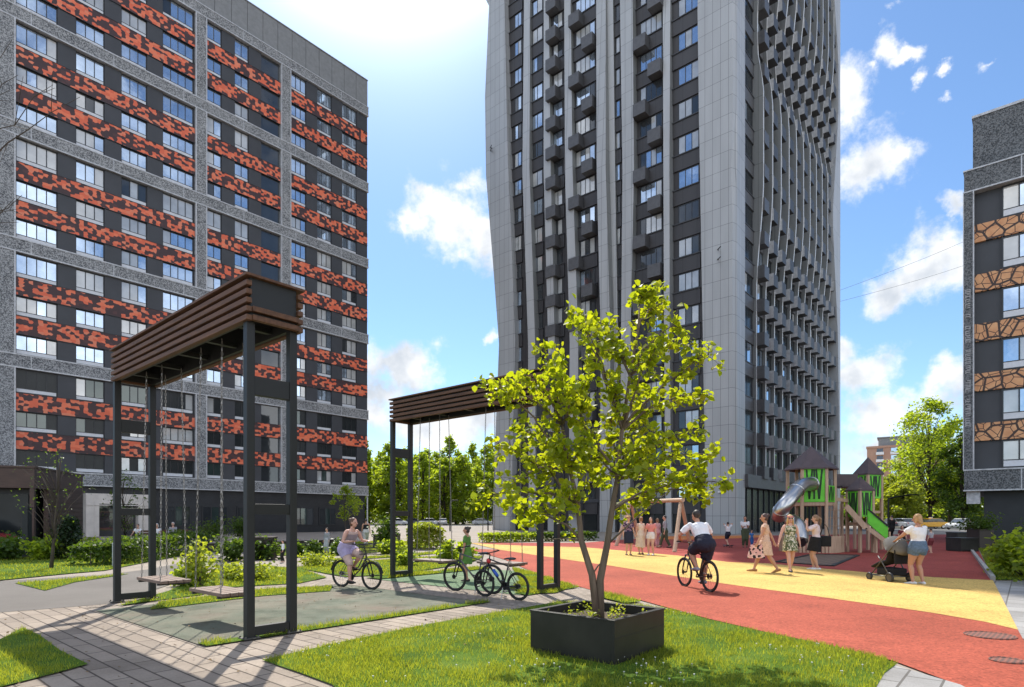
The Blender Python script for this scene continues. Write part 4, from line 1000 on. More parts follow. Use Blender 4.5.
    # hedges
    def hedge(lb, a, b, w, h, lm, seed, n, ls):
        a, b = G(*a), G(*b); E = empty('hedge', ((a.x+b.x)/2, (a.y+b.y)/2, 0), 0, lb, 'hedge'); O = Vector(E.location); r2 = random.Random(seed); pts = []; core = MB()
        ln = (b-a).length; d = (b-a).normalized(); s = Vector((-d.y, d.x, 0))
        for _ in range(n):
            f = r2.uniform(-.02, 1.02); t2 = r2.uniform(-1, 1); zz = r2.random()**.6
            hh = h*(.86+.22*mnoise.noise(Vector((f*ln*.9, seed, 0)))); ww = w*(1-.35*zz**3)
            edge = r2.random()
            if edge < .55: zz = r2.uniform(.85, 1.05)
            elif edge < .9: t2 = math.copysign(r2.uniform(.85,1.05), t2)
            pts.append(tuple(a + d*ln*f + s*ww/2*t2 + Vector((0,0,zz*hh)) - O))
        for i in range(max(3, int(ln/.6))):
            p0 = a + d*ln*(i+.5)/max(3, int(ln/.6)) - O; core.tube([p0, p0+Vector((0,0,h*.7))], [.02,.01], 4)
        core.build('stem', M['twig'], E); foliage('foliage', pts, ls, M[lm], E, seed, .5, 'card')
    hedge('sunlit clipped light green hedge behind the far swing frame', (412,549),(438,548.5), 2.2, 1.25, 'leaf_lime', 1, 3600, .17)
    hedge('low clipped hedge along the foot of the tower behind the far swing', (484,542.5),(530,541.5), 1.5, .62, 'leaf_mid', 2, 3400, .16)
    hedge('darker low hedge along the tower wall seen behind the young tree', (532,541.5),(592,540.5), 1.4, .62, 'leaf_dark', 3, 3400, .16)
    hedge('shaded leafy hedge between the lawn and the entrance portal', (122,563),(196,551), 1.5, .95, 'leaf_dark', 4, 4200, .13)  # darker leaf colour stands in for the shade of the left block
    hedge('shaded hedge left of the entrance portal', (84,566),(122,563), 1.4, .75, 'leaf_dark', 5, 2200, .12)  # shade put into the leaf colour here too
    # undergrowth that closes the view under the far trees: nobody could count it
    for nm, (x0, y0), (x1, y1), hh, sd in (('far_undergrowth', (-75,176), (12,178), 5.5, 41), ('far_undergrowth', (62,122), (150,118), 4.5, 42)):
        r2 = random.Random(sd); pts = []
        for _ in range(9000):
            f = r2.random(); z = hh*(r2.random()**.7)*(.7+.45*mnoise.noise(Vector((f*14, sd, 0)))); pts.append((x0+(x1-x0)*f + r2.gauss(0,.6), y0+(y1-y0)*f + r2.gauss(0,1.2), z))
        o = foliage(nm, pts, .8, M['leaf_dark'], None, sd, .4, 'card'); prop(o, 'dark undergrowth below the far row of trees' if sd == 41 else 'dark undergrowth behind the car park trees', 'undergrowth', kind='stuff')
    # right edge
    for i, (px, py, h, rad, n, lm, lb) in enumerate([(1024,577,1.2,.95,3000,'leaf_mid','large leafy green bush at the right edge beside the grass'),(1012,561,.9,.62,1700,'leaf_dark','dark low bush behind the big planter at the right'),(1046,554,1.7,1.4,2600,'leaf_dark','tall dark bush before the shop window of the right block'),(1075,585,1.2,1.4,2400,'leaf_mid','wide green bush just past the right edge')]):
        p = G(px, py); E = empty('bush', (p.x, p.y, 0), 0, lb, 'bush'); r2 = random.Random(900+i); pts = []; st = MB(); cl = [(r2.uniform(0,6.28), r2.random()) for _ in range(26)]
        for a, q in cl:
            rr = rad*math.sqrt(q)*.8; tip = Vector((math.cos(a)*rr, math.sin(a)*rr, h*(1-.5*q)*r2.uniform(.7,1))); st.tube([(0,0,0), tip*.6, tip], [.02,.012,.005], 4)
            for _ in range(n//26): pts.append(tuple(tip*r2.uniform(.55,1.0) + Vector((max(-1.6,min(1.6,r2.gauss(0,1))), max(-1.6,min(1.6,r2.gauss(0,1))), r2.gauss(0,.9)))*rad*.17))
        st.build('stem', M['twig'], E); foliage('foliage', [q for q in pts if q[2] > .02], .12, M[lm], E, 950+i, .5)
woods()
def bare_tree():
    # a tree standing just outside the left edge; its twigs reach into the picture
    b = Vector((-11.5, 11.5, 0)); E = empty('bare_tree', b, 0, 'thin bare tree just outside the left edge with twigs reaching into view', 'tree')
    t = MB(); t.tube([(0,0,-.05),(.05,0,2.5),(0,.1,5.2),(.1,0,8),(0,0,10.5)], [.10,.085,.07,.05,.015], 8); t.build('trunk', M['bark_dark'], E, smooth=True)
    r = random.Random(3); m = MB()
    for px, py, dd, z in ((80,97,-.3,7.6),(55,88,.3,7.9),(18,75,.5,8.0),(12,40,0,8.6),(15,198,.2,6.2),(22,195,-.3,6.3),(10,90,0,7.8)):
        e = P(px, py, b.y+dd) - b; s = Vector((.05,.03,min(e.z-.3, z))); k = 7
        pts = [s.lerp(e, i/k) + Vector((r.gauss(0,.05), r.gauss(0,.05), r.gauss(0,.05)))*(0 < i < k) for i in range(k+1)]
        m.tube(pts, [.022-.018*i/k for i in range(k+1)], 5)
        for i in range(3, k):
            d = Vector((r.gauss(0,.3)+.2, r.gauss(0,.3), r.gauss(.05,.25))); m.tube([pts[i], pts[i]+d*.6, pts[i]+d], [.007,.005,.003], 4)
    m.build('branch', M['bark_dark'], E)
bare_tree()

# ---------------------------------------------------------------- swings with slatted roofs
M['plate'] = plain('dusty_base_plate', (.10,.095,.085), .7, .3, .4, 14)
def swing_frames():
    def frame(a0, b0, b1, lab):
        o = AB(a0, b0); E = empty('swing_pergola', (o.x, o.y, 0), TH, lab, 'pergola', 'slatted swing frames')
        W = .58; Ln = b1-b0; pw = .105; H = 4.05
        for x in (0, W):
            for y in (0, Ln):
                m = MB(); m.box(x-pw/2, x+pw/2, y-pw/2, y+pw/2, 0, H); m.build('post', M['steel_dark'], E, bevel=.006)
                m = MB(); m.box(x-.10, x+.10, y-.10, y+.10, .024, .036)
                for bx in (-.08,.08):
                    for by in (-.08,.08): m.tube([(x+bx,y+by,.036),(x+bx,y+by,.058)], .012, 6)
                m.build('base_plate', M['plate'], E)
        for y in (0, Ln):
            for z, h in ((3.12,.24),(1.60,.13),(.05,.12)):
                m = MB(); m.box(pw/2, W-pw/2, y-pw/2+.012, y+pw/2-.012, z, z+h); m.build('cross_bar', M['steel_dark'], E, bevel=.004)
        m = MB(); x0, x1, y0, y1 = -.02, W+.02, -.08, Ln-.03
        m.box(x0, x0+.06, y0, y1, H, H+.53); m.box(x1-.06, x1, y0, y1, H, H+.53); m.box(x0+.06, x1-.06, y0, y0+.04, H+.02, H+.53); m.box(x0+.06, x1-.06, y1-.04, y1, H+.02, H+.53)
        m.box(x0+.06, x1-.06, y0+.04, y1-.04, H+.40, H+.45)
        for y in np.linspace(.5, Ln-.5, 5): m.box(x0+.06, x1-.06, y-.04, y+.04, H+.05, H+.12)
        m.build('roof_frame', M['steel_dark'], E)
        for i in range(5):
            z = H-.02+.108*i
            for s in (-1, 1):
                mm = MB(); xs = (x0-.075, x0-.003) if s < 0 else (x1+.003, x1+.075); mm.box(*xs, y0-.05, y1+.05, z, z+.066); mm.build('slat', M['wood_brown'], E, bevel=.006)
            if i < 2:
                for ys in ((y0-.078, y0-.004), (y1+.004, y1+.078)):
                    mm = MB(); mm.box(x0, x1, *ys, z+.003, z+.070); mm.build('end_slat', M['wood_brown'], E, bevel=.006)
        mm = MB(); mm.box(x0-.09, x1+.09, y0-.07, y1+.07, H+.53, H+.56); mm.build('roof_board', M['wood_brown'], E)
        return E
    frame(3.60, 7.50, 12.6, 'nearer dark steel swing frame with brown slatted roof, on the left')
    frame(9.75, 7.62, 12.45, 'farther dark steel swing frame with brown slatted roof, behind the parked bicycles')
    def chain(mb, p, q):
        p, q = Vector(p), Vector(q); n = int((q-p).length/.062); d = (q-p).normalized()
        s1 = Vector((1,0,0)); s2 = d.cross(s1).normalized(); s1 = s2.cross(d)
        for i in range(n):
            c = p.lerp(q, (i+.5)/n); s = s1 if i % 2 else s2; pts = [c + d*.036*math.cos(t) + s*.013*math.sin(t) for t in [k*math.pi/3 for k in range(6)]]
            mb.tube(pts, .0055, 3, side=d.cross(s), closed=True)
    def seat(a, b, z, lab, ln=1.12):
        o = AB(a, b); E = empty('plank_swing', (o.x, o.y, 0), TH, lab, 'swing', 'plank swings on chains')
        m = MB()
        for i in range(4): m.box(-.24+i*.12, -.24+i*.12+.112, -ln/2, ln/2, z, z+.05)
        m.build('plank', M['wood_seat'], E, bevel=.006)
        m = MB(); m.box(-.245, .245, -ln/2+.1, -ln/2+.16, z-.03, z-.001); m.build('bearer', M['steel_dark'], E); m = MB(); m.box(-.245, .245, ln/2-.16, ln/2-.1, z-.03, z-.001); m.build('bearer', M['steel_dark'], E)
        for x in (-.2, .2):
            for y in (-ln/2+.13, ln/2-.13):
                c = MB(); chain(c, (x, y, z+.05), (x*.75, y*.82, 4.09)); c.build('chain', M['chain'], E)
    seat(3.91, 11.25, .47, 'left plank swing of the nearer frame, above the worn grey rubber'); seat(3.91, 9.0, .45, 'right plank swing of the nearer frame, partly behind its near post')
    seat(10.06, 11.2, .47, 'left plank swing of the farther frame, behind the front wheel of the parked bicycle'); seat(10.06, 8.95, .52, 'right plank swing of the farther frame, behind the parked bicycles')
swing_frames()

# ---------------------------------------------------------------- playground
def playground():
    green = plain('bright_green_board', (.13,.58,.03), .5, 0, .15, 3); dkg = plain('dark_cutout', (.02,.05,.02), .7); roofm = plain('brown_shingle_roof', (.075,.052,.055), .6, 0, .2, 4); M['green'] = green
    chrome = NT('polished_steel'); chrome.set(.3, 1.0); chrome.col((.50,.50,.50)); chrome = chrome.m
    D = 26.5; c0 = P(811, 518, D+1.0); c0.z = 0
    E = empty('playground_tower', (c0.x, c0.y, 0), R(-8), 'large wooden playground tower with brown hexagonal roof, green boards and steel tube slide', 'play tower')
    RA = .98; zd = 2.25; ze = 3.85; za = 4.85
    hexp = [Vector((RA*math.cos(R(60*i+30+20)), RA*math.sin(R(60*i+30+20)), 0)) for i in range(6)]
    for p in hexp:
        m = MB(); m.bar((p.x, p.y, 0), (p.x, p.y, ze), .12); m.build('post', M['wood_post'], E)
    m = MB(); ro = [p*1.17 for p in hexp]; vs = [(p.x, p.y, ze-.06) for p in ro] + [(0,0,za)] + [(p.x, p.y, ze-.12) for p in ro] + [(0,0,za-.25)]
    m.add(vs, [(i, (i+1)%6, 6) for i in range(6)] + [(7+(i+1)%6, 7+i, 13) for i in range(6)] + [(i, 7+i, 7+(i+1)%6, (i+1)%6) for i in range(6)]); m.build('roof', roofm, E)
    m = MB(); m.prism([(p.x, p.y) for p in hexp], zd-.15, zd); m.build('deck', M['wood_post'], E)
    def board(E, p, q, z0, z1, pat=True):
        m = MB(); p2, q2 = p.lerp(q, .06), q.lerp(p, .06); m.bar((p2.x,p2.y,(z0+z1)/2), (q2.x,q2.y,(z0+z1)/2), .04, z1-z0); o = m.build('green_board', green, E)
        if pat:
            d = (q-p); nrm = Vector((d.y, -d.x, 0)).normalized(); w = MB()
            for s0, s1 in ((.18,.30),(.42,.30),(.58,.70),(.82,.70),(.5,.5)):
                for sg in (-1, 1):
                    a = p.lerp(q, s0) + nrm*.024*sg; b = p.lerp(q, s1) + nrm*.024*sg
                    w.bar((a.x,a.y,z1-.06*(z1-z0)), (b.x,b.y,z0+.08*(z1-z0)), .075, .012, up=tuple(nrm))
            w.build('board_cutout', dkg, o)
    for i in (2, 3, 4, 5, 0):
        p, q = hexp[i], hexp[(i+1)%6]; board(E, p, q, zd+.02, (ze-.05 if i == 3 else zd+.75))
    # fence round the foot
    for i in (2, 3, 4):
        p, q = hexp[i]*1.0, hexp[(i+1)%6]*1.0
        for k in range(9):
            a = p.lerp(q, (k+.5)/9); a2 = a + a.normalized()*.35; m = MB(); m.box(a2.x-.055, a2.x+.055, a2.y-.02, a2.y+.02, 0, .75); m.build('palisade_board', M['wood_post'], E)
    def wl(px, py, d): # world point to the tower's own frame
        return E.matrix_basis.inverted() @ P(px, py, d)
    bpy.context.view_layer.update()
    E_inv = (Matrix.Translation(E.location) @ Matrix.Rotation(E.rotation_euler.z, 4, 'Z')).inverted()
    wl = lambda px, py, d: E_inv @ P(px, py, d)
    sl = [wl(812,484,26.6), wl(803,485,25.9), wl(797,490,25.5), wl(788,501,25.0), wl(781,510,25.0), wl(779,517,25.3), wl(784,522,26.0), wl(792,524,26.6)]
    def smooth_path(p, n=5):
        out = []
        for i in range(len(p)-1):
            a, b, c, d = p[max(0,i-1)], p[i], p[i+1], p[min(len(p)-1,i+2)]
            for k in range(n):
                t = k/n; out.append(.5*((2*b)+(c-a)*t+(2*a-5*b+4*c-d)*t*t+(3*b-a-3*c+d)*t**3))
        return out + [p[-1]]
    m = MB(); m.tube(smooth_path(sl[:6]), .30, 18); m.build('tube_slide', chrome, E, smooth=True)
    m = MB(); 
    for s in (0, 2, 4): q = sl[s]; q2 = q + (sl[s+1]-q).normalized()*.07; m.tube([q, q2], .325, 18)
    m.build('slide_collar', chrome, E, smooth=True)
    s2 = [wl(791,521,25.6), wl(797,525,25.2), wl(800,533,24.9), wl(800,541,24.7)]; m = MB(); p = smooth_path(s2)
    n = 18; vs = []; fs = []
    m.tube(p, .31, 18); o = m.build('slide_exit', chrome, E, smooth=True)
    m = MB(); q = p[-1]; m.tube([q + Vector((-.02,-.02,-.005)), q + Vector((-.03,-.03,-.012))], .27, 18); m.build('slide_mouth', M['frame_dark'], E)
    # second, taller tower further back and the low one before it
    def small(px_c, d, w, ze, za, zd, lab, cut=True, foot=0):
        c = P(px_c, 518, d); S = empty('playground_tower', (c.x, c.y, 0), R(14), lab, 'play tower'); h = w/2
        cs = [Vector((-h,-h,0)), Vector((h,-h,0)), Vector((h,h,0)), Vector((-h,h,0))]
        for p in cs: m = MB(); m.bar((p.x,p.y,0), (p.x,p.y,ze), .11); m.build('post', M['wood_post'], S)
        ro = [p*1.2 for p in cs]; m = MB(); m.add([(p.x,p.y,ze-.03) for p in ro] + [(0,0,za)] + [(p.x,p.y,ze-.1) for p in ro], [(i,(i+1)%4,4) for i in range(4)] + [(8,7,6,5)] + [(i,5+i,5+(i+1)%4,(i+1)%4) for i in range(4)]); m.build('roof', roofm, S)
        m = MB(); m.box(-h, h, -h, h, zd-.12, zd); m.build('deck', M['wood_post'], S)
        for i in range(4): board(S, cs[i], cs[(i+1)%4], max(zd+.05, ze-1.25), ze-.1, True)
        return S, cs
    small(868, 29.5, .80, 3.75, 4.55, 1.9, 'slim playground tower with brown pyramid roof, rearmost of the three')
    S, cs = small(860, 27.0, .70, 2.85, 3.42, 1.35, 'small playground tower with low brown pyramid roof above the green stair')
    # stair with green side boards down to the right, climbing ramp to the left
    def rel(px, py, d): return (Matrix.Translation(S.location) @ Matrix.Rotation(S.rotation_euler.z, 4, 'Z')).inverted() @ P(px, py, d)
    for dd in (26.4, 27.3):
        a, b = rel(868,509,dd), rel(888,526,dd-.3); m = MB(); m.add([a, b, b-Vector((0,0,.62)), a-Vector((0,0,.62)), a+Vector((.0,.04,0)), b+Vector((0,.04,0)), b+Vector((0,.04,-.62)), a+Vector((0,.04,-.62))], [(0,3,2,1),(4,5,6,7),(0,1,5,4),(2,3,7,6),(1,2,6,5),(3,0,4,7)]); m.build('stair_side_board', green, S)
        m = MB(); m.bar(a, b, .07); m.build('handrail', M['steel_dark'], S)
        a, b = rel(866,527,dd-.1), rel(888,543,dd-.3); m = MB(); m.bar(a, b, .06, .18); m.build('stair_stringer', M['wood_post'], S)
    for k in range(6):
        a = rel(866+3.7*k, 526.5+2.8*k, 26.35); b = rel(866+3.7*k, 526.5+2.8*k, 27.2); m = MB(); m.bar(a, b, .24, .04); m.build('step', M['wood_post'], S)
    for px in (889, 876): a = rel(px, 530, 26.3); m = MB(); m.bar((a.x,a.y,0), (a.x,a.y,.95), .09); m.build('post', M['wood_post'], S)
    for dd in (26.3, 27.1):
        a, b = rel(846,506,dd), rel(866,528,dd-.3); m = MB(); m.bar(a, b, .1, .22); m.build('ramp_side', M['wood_post'], S)
    a, b = rel(846,507,26.7), rel(866,529,26.4); m = MB(); m.bar(a, b, .75, .04); m.build('ramp_board', M['planter_brown'], S)
    # bridge with dark sheet roof between the towers, on the large tower
    c = MB(); c.bar(wl(836,487,28.2), wl(858,487,28.2), 1.1, .08); c.build('bridge_roof', roofm, E)
    c = MB(); c.add([wl(836,474,28), wl(858,474,28), wl(858,488,28), wl(836,486,28), wl(836,474,28.1), wl(858,474,28.1), wl(858,488,28.1), wl(836,486,28.1)], [(0,3,2,1),(4,5,6,7),(0,1,5,4),(2,3,7,6),(1,2,6,5),(3,0,4,7)]); c.build('bridge_sheet', roofm, E)
    for dd in (27.2, 28.2): c = MB(); c.bar(wl(835,499,dd), wl(850,501,dd), .08, .16); c.build('bridge_beam', M['wood_post'], E); 
    for px in (836, 842, 847):
        c = MB(); a = wl(px, 518, 27.6); c.bar((a.x,a.y,0), (a.x,a.y,2.6), .10); c.build('post', M['wood_post'], E)
    # climbing net below: ropes
    for k in range(7):
        c = MB(); a = wl(828+k*3, 504, 27.0); b = wl(826+k*3.4, 546, 26.6); c.tube([a, b], .018, 5); c.build('rope', M['wood_post'], E)
    for k in range(5):
        c = MB(); a = wl(828, 510+k*8, 27.0); b = wl(847, 510+k*8, 27.0); c.tube([a, b], .018, 5); c.build('rope', M['wood_post'], E)
    # timber A-frame of a big swing behind the young tree
    Ea = empty('playground_swing', G(650, 547), 0, 'pale timber A frame of a playground swing behind the young tree', 'swing'); O = Vector(Ea.location)
    def Q(px, py, d): return P(px, py, d) - O
    for p, q in (((616,546.0,33),(631,502,33.5)),((640,546,34.5),(631,502,33.5)),((674.5,552.5,27),(681,500,28.3)),((691,549.0,29.6),(681,500,28.3))):
        a, b = Q(*p), Q(*q); a.z = 0; m = MB(); m.tube([a, b], [.10,.085], 10); m.build('pole', M['wood_post'], Ea)
    m = MB(); m.tube([Q(629,502,33.8), Q(683,500,28.0)], .10, 10); m.build('cross_beam', M['wood_post'], Ea)
    # sunk trampoline mat
    E2 = empty('trampoline_mat', (0,0,0), 0, 'dark flat trampoline grating set into the red rubber behind the walking women', 'trampoline'); pg = [G(p, q, .024) for p, q in ((776,562),(813,554.2),(858,555.3),(832,566))]
    m = MB(); m.add([(p.x,p.y,.024) for p in pg], [(0,1,2,3)]); fix_normals(m.build('mat', M['mat'], E2)); m = MB()
    for i in range(4): m.bar((pg[i].x,pg[i].y,.03), (pg[(i+1)%4].x,pg[(i+1)%4].y,.03), .14, .03)
    m.build('rim', M['steel_dark'], E2)
    # drain covers in the red path
    for (px, py, w, h, lb) in ((990,635.5,21,3.6,'larger dark oval drain grating in the red path'),(1007,660.5,14,2.6,'smaller dark oval drain grating near the lower right corner')):
        p = G(px, py, .02); wx = w*p.y/F; c2 = empty('drain_grating', (p.x, p.y, .0), 0, lb, 'drain'); m = MB(); m.prism([(wx*math.cos(t), wx*.95*math.sin(t)) for t in np.linspace(0, 6.28, 28)[:-1]], .012, .023); m.build('grating', M['grate'], c2)
        m = MB(); m.tube([(wx*math.cos(t), wx*.95*math.sin(t), .022) for t in np.linspace(0, 6.28, 28)[:-1]], .012, 5, closed=True, side=(0,0,1)); m.build('rim', M['grate'], c2)
t = NT('rubber_grating'); t.set(.8); ck = t.n('ShaderNodeTexChecker'); ck.inputs['Scale'].default_value = 5.0; t.L.new(t.pos(), ck.inputs[0]); ck.inputs[1].default_value = (.10,.06,.05,1); ck.inputs[2].default_value = (.19,.13,.08,1); t.col(ck.outputs[0]); M['mat'] = t.m
t = NT('drain_grate'); t.set(.8); ck = t.n('ShaderNodeTexChecker'); ck.inputs['Scale'].default_value = 28.0; t.L.new(t.pos(), ck.inputs[0]); ck.inputs[1].default_value = (.09,.05,.04,1); ck.inputs[2].default_value = (.25,.09,.06,1); t.col(ck.outputs[0]); M['grate'] = t.m
playground()

# ---------------------------------------------------------------- street furniture and cars
def furniture():
    def box(px0, px1, py, h, depth, lab, name='bench_box', mat='planter', top=True):
        a, b = G(px0, py), G(px1, py); w = (b-a).length; E = empty(name, (a.x, a.y, 0), R(3), lab, 'bench' if name == 'bench_box' else 'planter'); m = MB(); m.box(0, w, 0, depth, .03, h-.05); m.build('body', M[mat], E, bevel=.01)
        m = MB(); m.box(-.02, w+.02, -.02, depth+.02, h-.05, h); m.build('top', M[mat], E, bevel=.008); m = MB(); m.box(.05, w-.05, .05, depth-.05, 0, .03); m.build('plinth', M['frame_dark'], E); return E, w
    box(961, 979.5, 552, .64, .9, 'nearer black box bench at the end of the red path'); box(957.5, 970.5, 543.5, .68, .9, 'farther black box bench at the end of the red path')
    E, w = box(979.5, 994.5, 549, 1.0, .8, 'tall dark planter box with a shrub beside the black benches', 'planter_box', 'planter_brown')
    p = Vector(E.location); r = random.Random(8); S = empty('shrub', (p.x+w/2, p.y+.4, .95), 0, 'bushy dark shrub growing in the tall planter on the right', 'shrub'); pts = []; st = MB()
    for k in range(14):
        tip = Vector((r.gauss(0,.55), r.gauss(0,.4), r.uniform(.15,.75))); st.tube([(0,0,0), tip], [.02,.006], 4)
        for _ in range(90): pts.append(tuple(tip*r.uniform(.4,1.05) + Vector((r.gauss(0,.16), r.gauss(0,.16), r.gauss(0,.13)))))
    st.build('stem', M['twig'], S); foliage('foliage', [q for q in pts if q[2] > 0], .11, M['leaf_dark'], S, 77, .4)
    E, w = box(247, 272, 560, .85, .5, 'brown bench planter behind the near swing frame', 'planter_box', 'planter_brown')
    E, w = box(373, 397, 549, .75, 1.2, 'low dark planter under the tall shrub with reddish tips', 'planter_box', 'planter_brown')
    # long dark retaining bench edge before the left block
    a, b = G(196, 553), G(345, 547); E = empty('retaining_kerb', a, math.atan2(b.y-a.y, b.x-a.x), 'long low dark retaining edge in front of the left block', 'low wall'); ln = (b-a).length; m = MB(); m.box(0, ln, 0, .4, 0, .36); m.build('wall', M['planter_brown'], E, bevel=.01); m = MB(); m.box(-.02, ln+.02, -.03, .43, .36, .40); m.build('coping', M['planter_brown'], E)
    def lamp(px, d, h, arm, lab):
        p = P(px, 518, d); E = empty('street_lamp', (p.x, p.y, 0), 0, lab, 'lamp'); m = MB(); m.tube([(0,0,0),(0,0,h-.15)], [.085,.06], 8); m.build('pole', M['steel_dark'], E); m = MB(); m.tube([(0,0,h-.2),(.03,0,h-.05),(.25*arm,0,h+.06),(arm,0,h+.22)], .05, 8); m.build('arm', M['steel_dark'], E); m = MB(); m.box(arm-.25, arm+.45, -.12, .12, h+.18, h+.27); m.build('lamp_head', M['steel_dark'], E, bevel=.02)
    lamp(888.5, 42, 2.95, 1.6, 'dark street lamp with a sideways arm right of the playground')
    lamp(450, 70, 3.4, .5, 'slim street lamp in front of the far row of trees, nearer the child in green'); lamp(488, 74, 3.6, .6, 'slim street lamp beside the left edge of the tower')
    # post on the shaded lawn at the left and a short path bollard
    p = G(27, 558); E = empty('lamp_post', (p.x, p.y, 0), 0, 'short dark lamp post on the shaded lawn before the pavilion', 'post'); m = MB(); m.box(-.11, .11, -.11, .11, 0, 1.9); m.build('post', M['steel_dark'], E, bevel=.01); m = MB(); m.box(-.13, .13, -.13, .13, 1.9, 1.96); m.build('cap', M['steel_dark'], E)
    p = G(114, 567); E = empty('bollard', (p.x, p.y, 0), 0, 'small grey bollard beside the far left swing post', 'bollard'); m = MB(); m.tube([(0,0,0),(0,0,.72)], .05, 10); m.build('post', M['trim_light'], E); m = MB(); m.tube([(0,0,.72),(0,0,.78)], [.055,.03], 10); m.build('cap', M['trim_light'], E)
    # wires across the sky on the right, between two masts far off
    # (they hang from the tower roof towards a mast behind the right block)
    for i, (z0, z1) in enumerate(((38.5, 36.0), (35.2, 31.0))):
        a = P(838, 291 if i == 0 else 302, 87); b = P(1120, 160+i*40, 95); pts = [a.lerp(b, k/14) - Vector((0,0,1.4*math.sin(math.pi*k/14))) for k in range(15)]
        m = MB(); m.tube(pts, .022, 5); o = m.build('overhead_wire', M['metal_wire']); prop(o, 'upper thin wire crossing the sky right of the tower' if i == 0 else 'lower thin wire crossing the sky right of the tower', 'wire')
furniture()
def cars():
    tyre = plain('tyre_rubber', (.02,.02,.02), .8); rim = plain('alloy_rim', (.5,.5,.5), .35, .8); red = plain('tail_lamp_red', (.35,.02,.02), .3); lampm = plain('headlamp_glass', (.6,.62,.65), .15)
    def car(px, d, rz, colr, lab, L=4.3, roof=True, taxi=False):
        p = P(px, 518, d); E = empty('parked_car', (p.x, p.y, 0), R(rz), lab, 'car', 'parked cars')
        t = NT('car_paint'); t.set(.3, .1); t.col(colr); t.b.inputs['Coat Weight'].default_value = .7; t.b.inputs['Coat Roughness'].default_value = .06; pm = t.m
        W = .88; prof = [(-L/2,.42),(-L/2,.75),(-L/2+.12,.92),(-L/2+.5,.98),(-.9,1.0),(1.0,.95),(1.7,.86),(L/2-.08,.72),(L/2,.5),(L/2-.05,.3),(-L/2+.05,.3)]
        def loft(prof, w0, name, mat, parent, inset=0.0, zc=None):
            n = len(prof); vs = []
            for f, yy in ((.93,-w0),(1.0,-w0*.93),(1.0,w0*.93),(.93,w0)):
                for x, z in prof: vs.append((x*f, yy, z if zc is None else zc+(z-zc)*f))
            fs = [tuple(range(n))] + [tuple(3*n+i for i in range(n-1,-1,-1))]
            for s in range(3):
                for i in range(n): fs.append((s*n+i, (s+1)*n+i, (s+1)*n+(i+1)%n, s*n+(i+1)%n))
            mb = MB(); mb.add(vs, fs); return fix_normals(mb.build(name, mat, parent, bevel=.03))
        loft(prof, W, 'body', pm, E, zc=.6)
        cab = [(-1.75,.96),(-1.25,1.40),(-.8,1.47),(.3,1.46),(.55,1.40),(1.25,.93)]; g = loft(cab, W*.9, 'window_glass', M['glass_dark'], E)
        rf = [(-1.28,1.41),(-.8,1.50),(.3,1.49),(.58,1.41),(.3,1.44),(-.8,1.44)]; loft(rf, W*.86, 'roof', pm, E)
        for x in (-1.3, 1.35):
            for y in (-W+.07, W-.07):
                m = MB(); m.torus((x, y, .32), .24, .085, 'y', 20, 8); w = m.build('wheel', tyre, E, smooth=True); m = MB(); m.tube([(x, y-.08, .32), (x, y+.08, .32)], .17, 14); m.build('rim', rim, w)
        for y in (-.62, .62):
            m = MB(); m.ball((L/2-.1, y, .68), .12, .17, .09); m.build('headlight', lampm, E, smooth=True); m = MB(); m.ball((-L/2+.06, y, .8), .06, .16, .1); m.build('tail_light', red, E, smooth=True)
        if taxi: m = MB(); m.box(-.2, .05, -.3, .3, 1.5, 1.64); m.build('roof_sign', M['white_paint'], E, bevel=.02)
    car(930, 86, 178, (.72,.36,.01), 'yellow orange car parked beneath the tall tree on the right', taxi=True)
    car(903, 88, 90, (.45,.46,.48), 'silver car parked left of the yellow orange car'); car(893, 90, 85, (.12,.13,.15), 'dark grey car parked left of the silver car')
    car(962, 80, 200, (.72,.73,.74), 'white car parked right of the dark tree trunks'); car(915, 94, 90, (.2,.05,.05), 'dark red car parked behind the yellow orange car')
    car(398, 128, 4, (.75,.75,.76), 'white car seen inside the far swing frame'); car(428, 126, 176, (.7,.7,.72), 'white car behind the sunlit hedge'); car(443, 128, 95, (.5,.5,.5), 'pale grey car right of the sunlit hedge'); car(482, 130, 3, (.6,.6,.62), 'light grey car behind the child in green'); car(414, 134, 5, (.1,.1,.12), 'black car behind the white car at the hedge')
    # red car bonnet at the left edge by the pavilion
    car(-46, 24.5, 4, (.35,.015,.02), 'red car at the left edge in front of the pavilion')
cars()
# ---------------------------------------------------------------- people
def remesh(o, vox, smooth=3):
    r = o.modifiers.new('remesh', 'REMESH'); r.mode = 'VOXEL'; r.voxel_size = vox; r.use_smooth_shade = True
    s = o.modifiers.new('smooth', 'SMOOTH'); s.factor = .5; s.iterations = smooth; return o
def ik(a, t, l1, l2, pole):
    a, t = Vector(a), Vector(t); d = t-a; L = min(d.length, (l1+l2)*.998); dn = d.normalized(); x = (l1*l1-l2*l2+L*L)/(2*L); hgt = math.sqrt(max(0, l1*l1-x*x))
    p = Vector(pole); p = (p - dn*p.dot(dn)).normalized(); return a + dn*x + p*hgt, a + dn*L
FOLD = bpy.data.textures.new('cloth_folds', 'CLOUDS'); FOLD.noise_scale = .075; FOLD.noise_depth = 2
def cloth(name, c, var=.12, sc=9): return plain(name, c, .85, 0, var, sc, .2)
SKIN = {'fair': (.56,.33,.235), 'tan': (.47,.25,.165), 'pink': (.60,.34,.26)}
def skin(k):
    n = 'skin_'+k
    if n not in _mc:
        t = NT(n); t.set(.5, 0, .35); t.col(t.mix(t.noise(t.tex('Object'), 6, 3), tuple(x*.93 for x in SKIN[k]), SKIN[k])); t.b.inputs['Subsurface Weight'].default_value = .08; t.b.inputs['Subsurface Scale'].default_value = .02; _mc[n] = t.m
    return _mc[n]
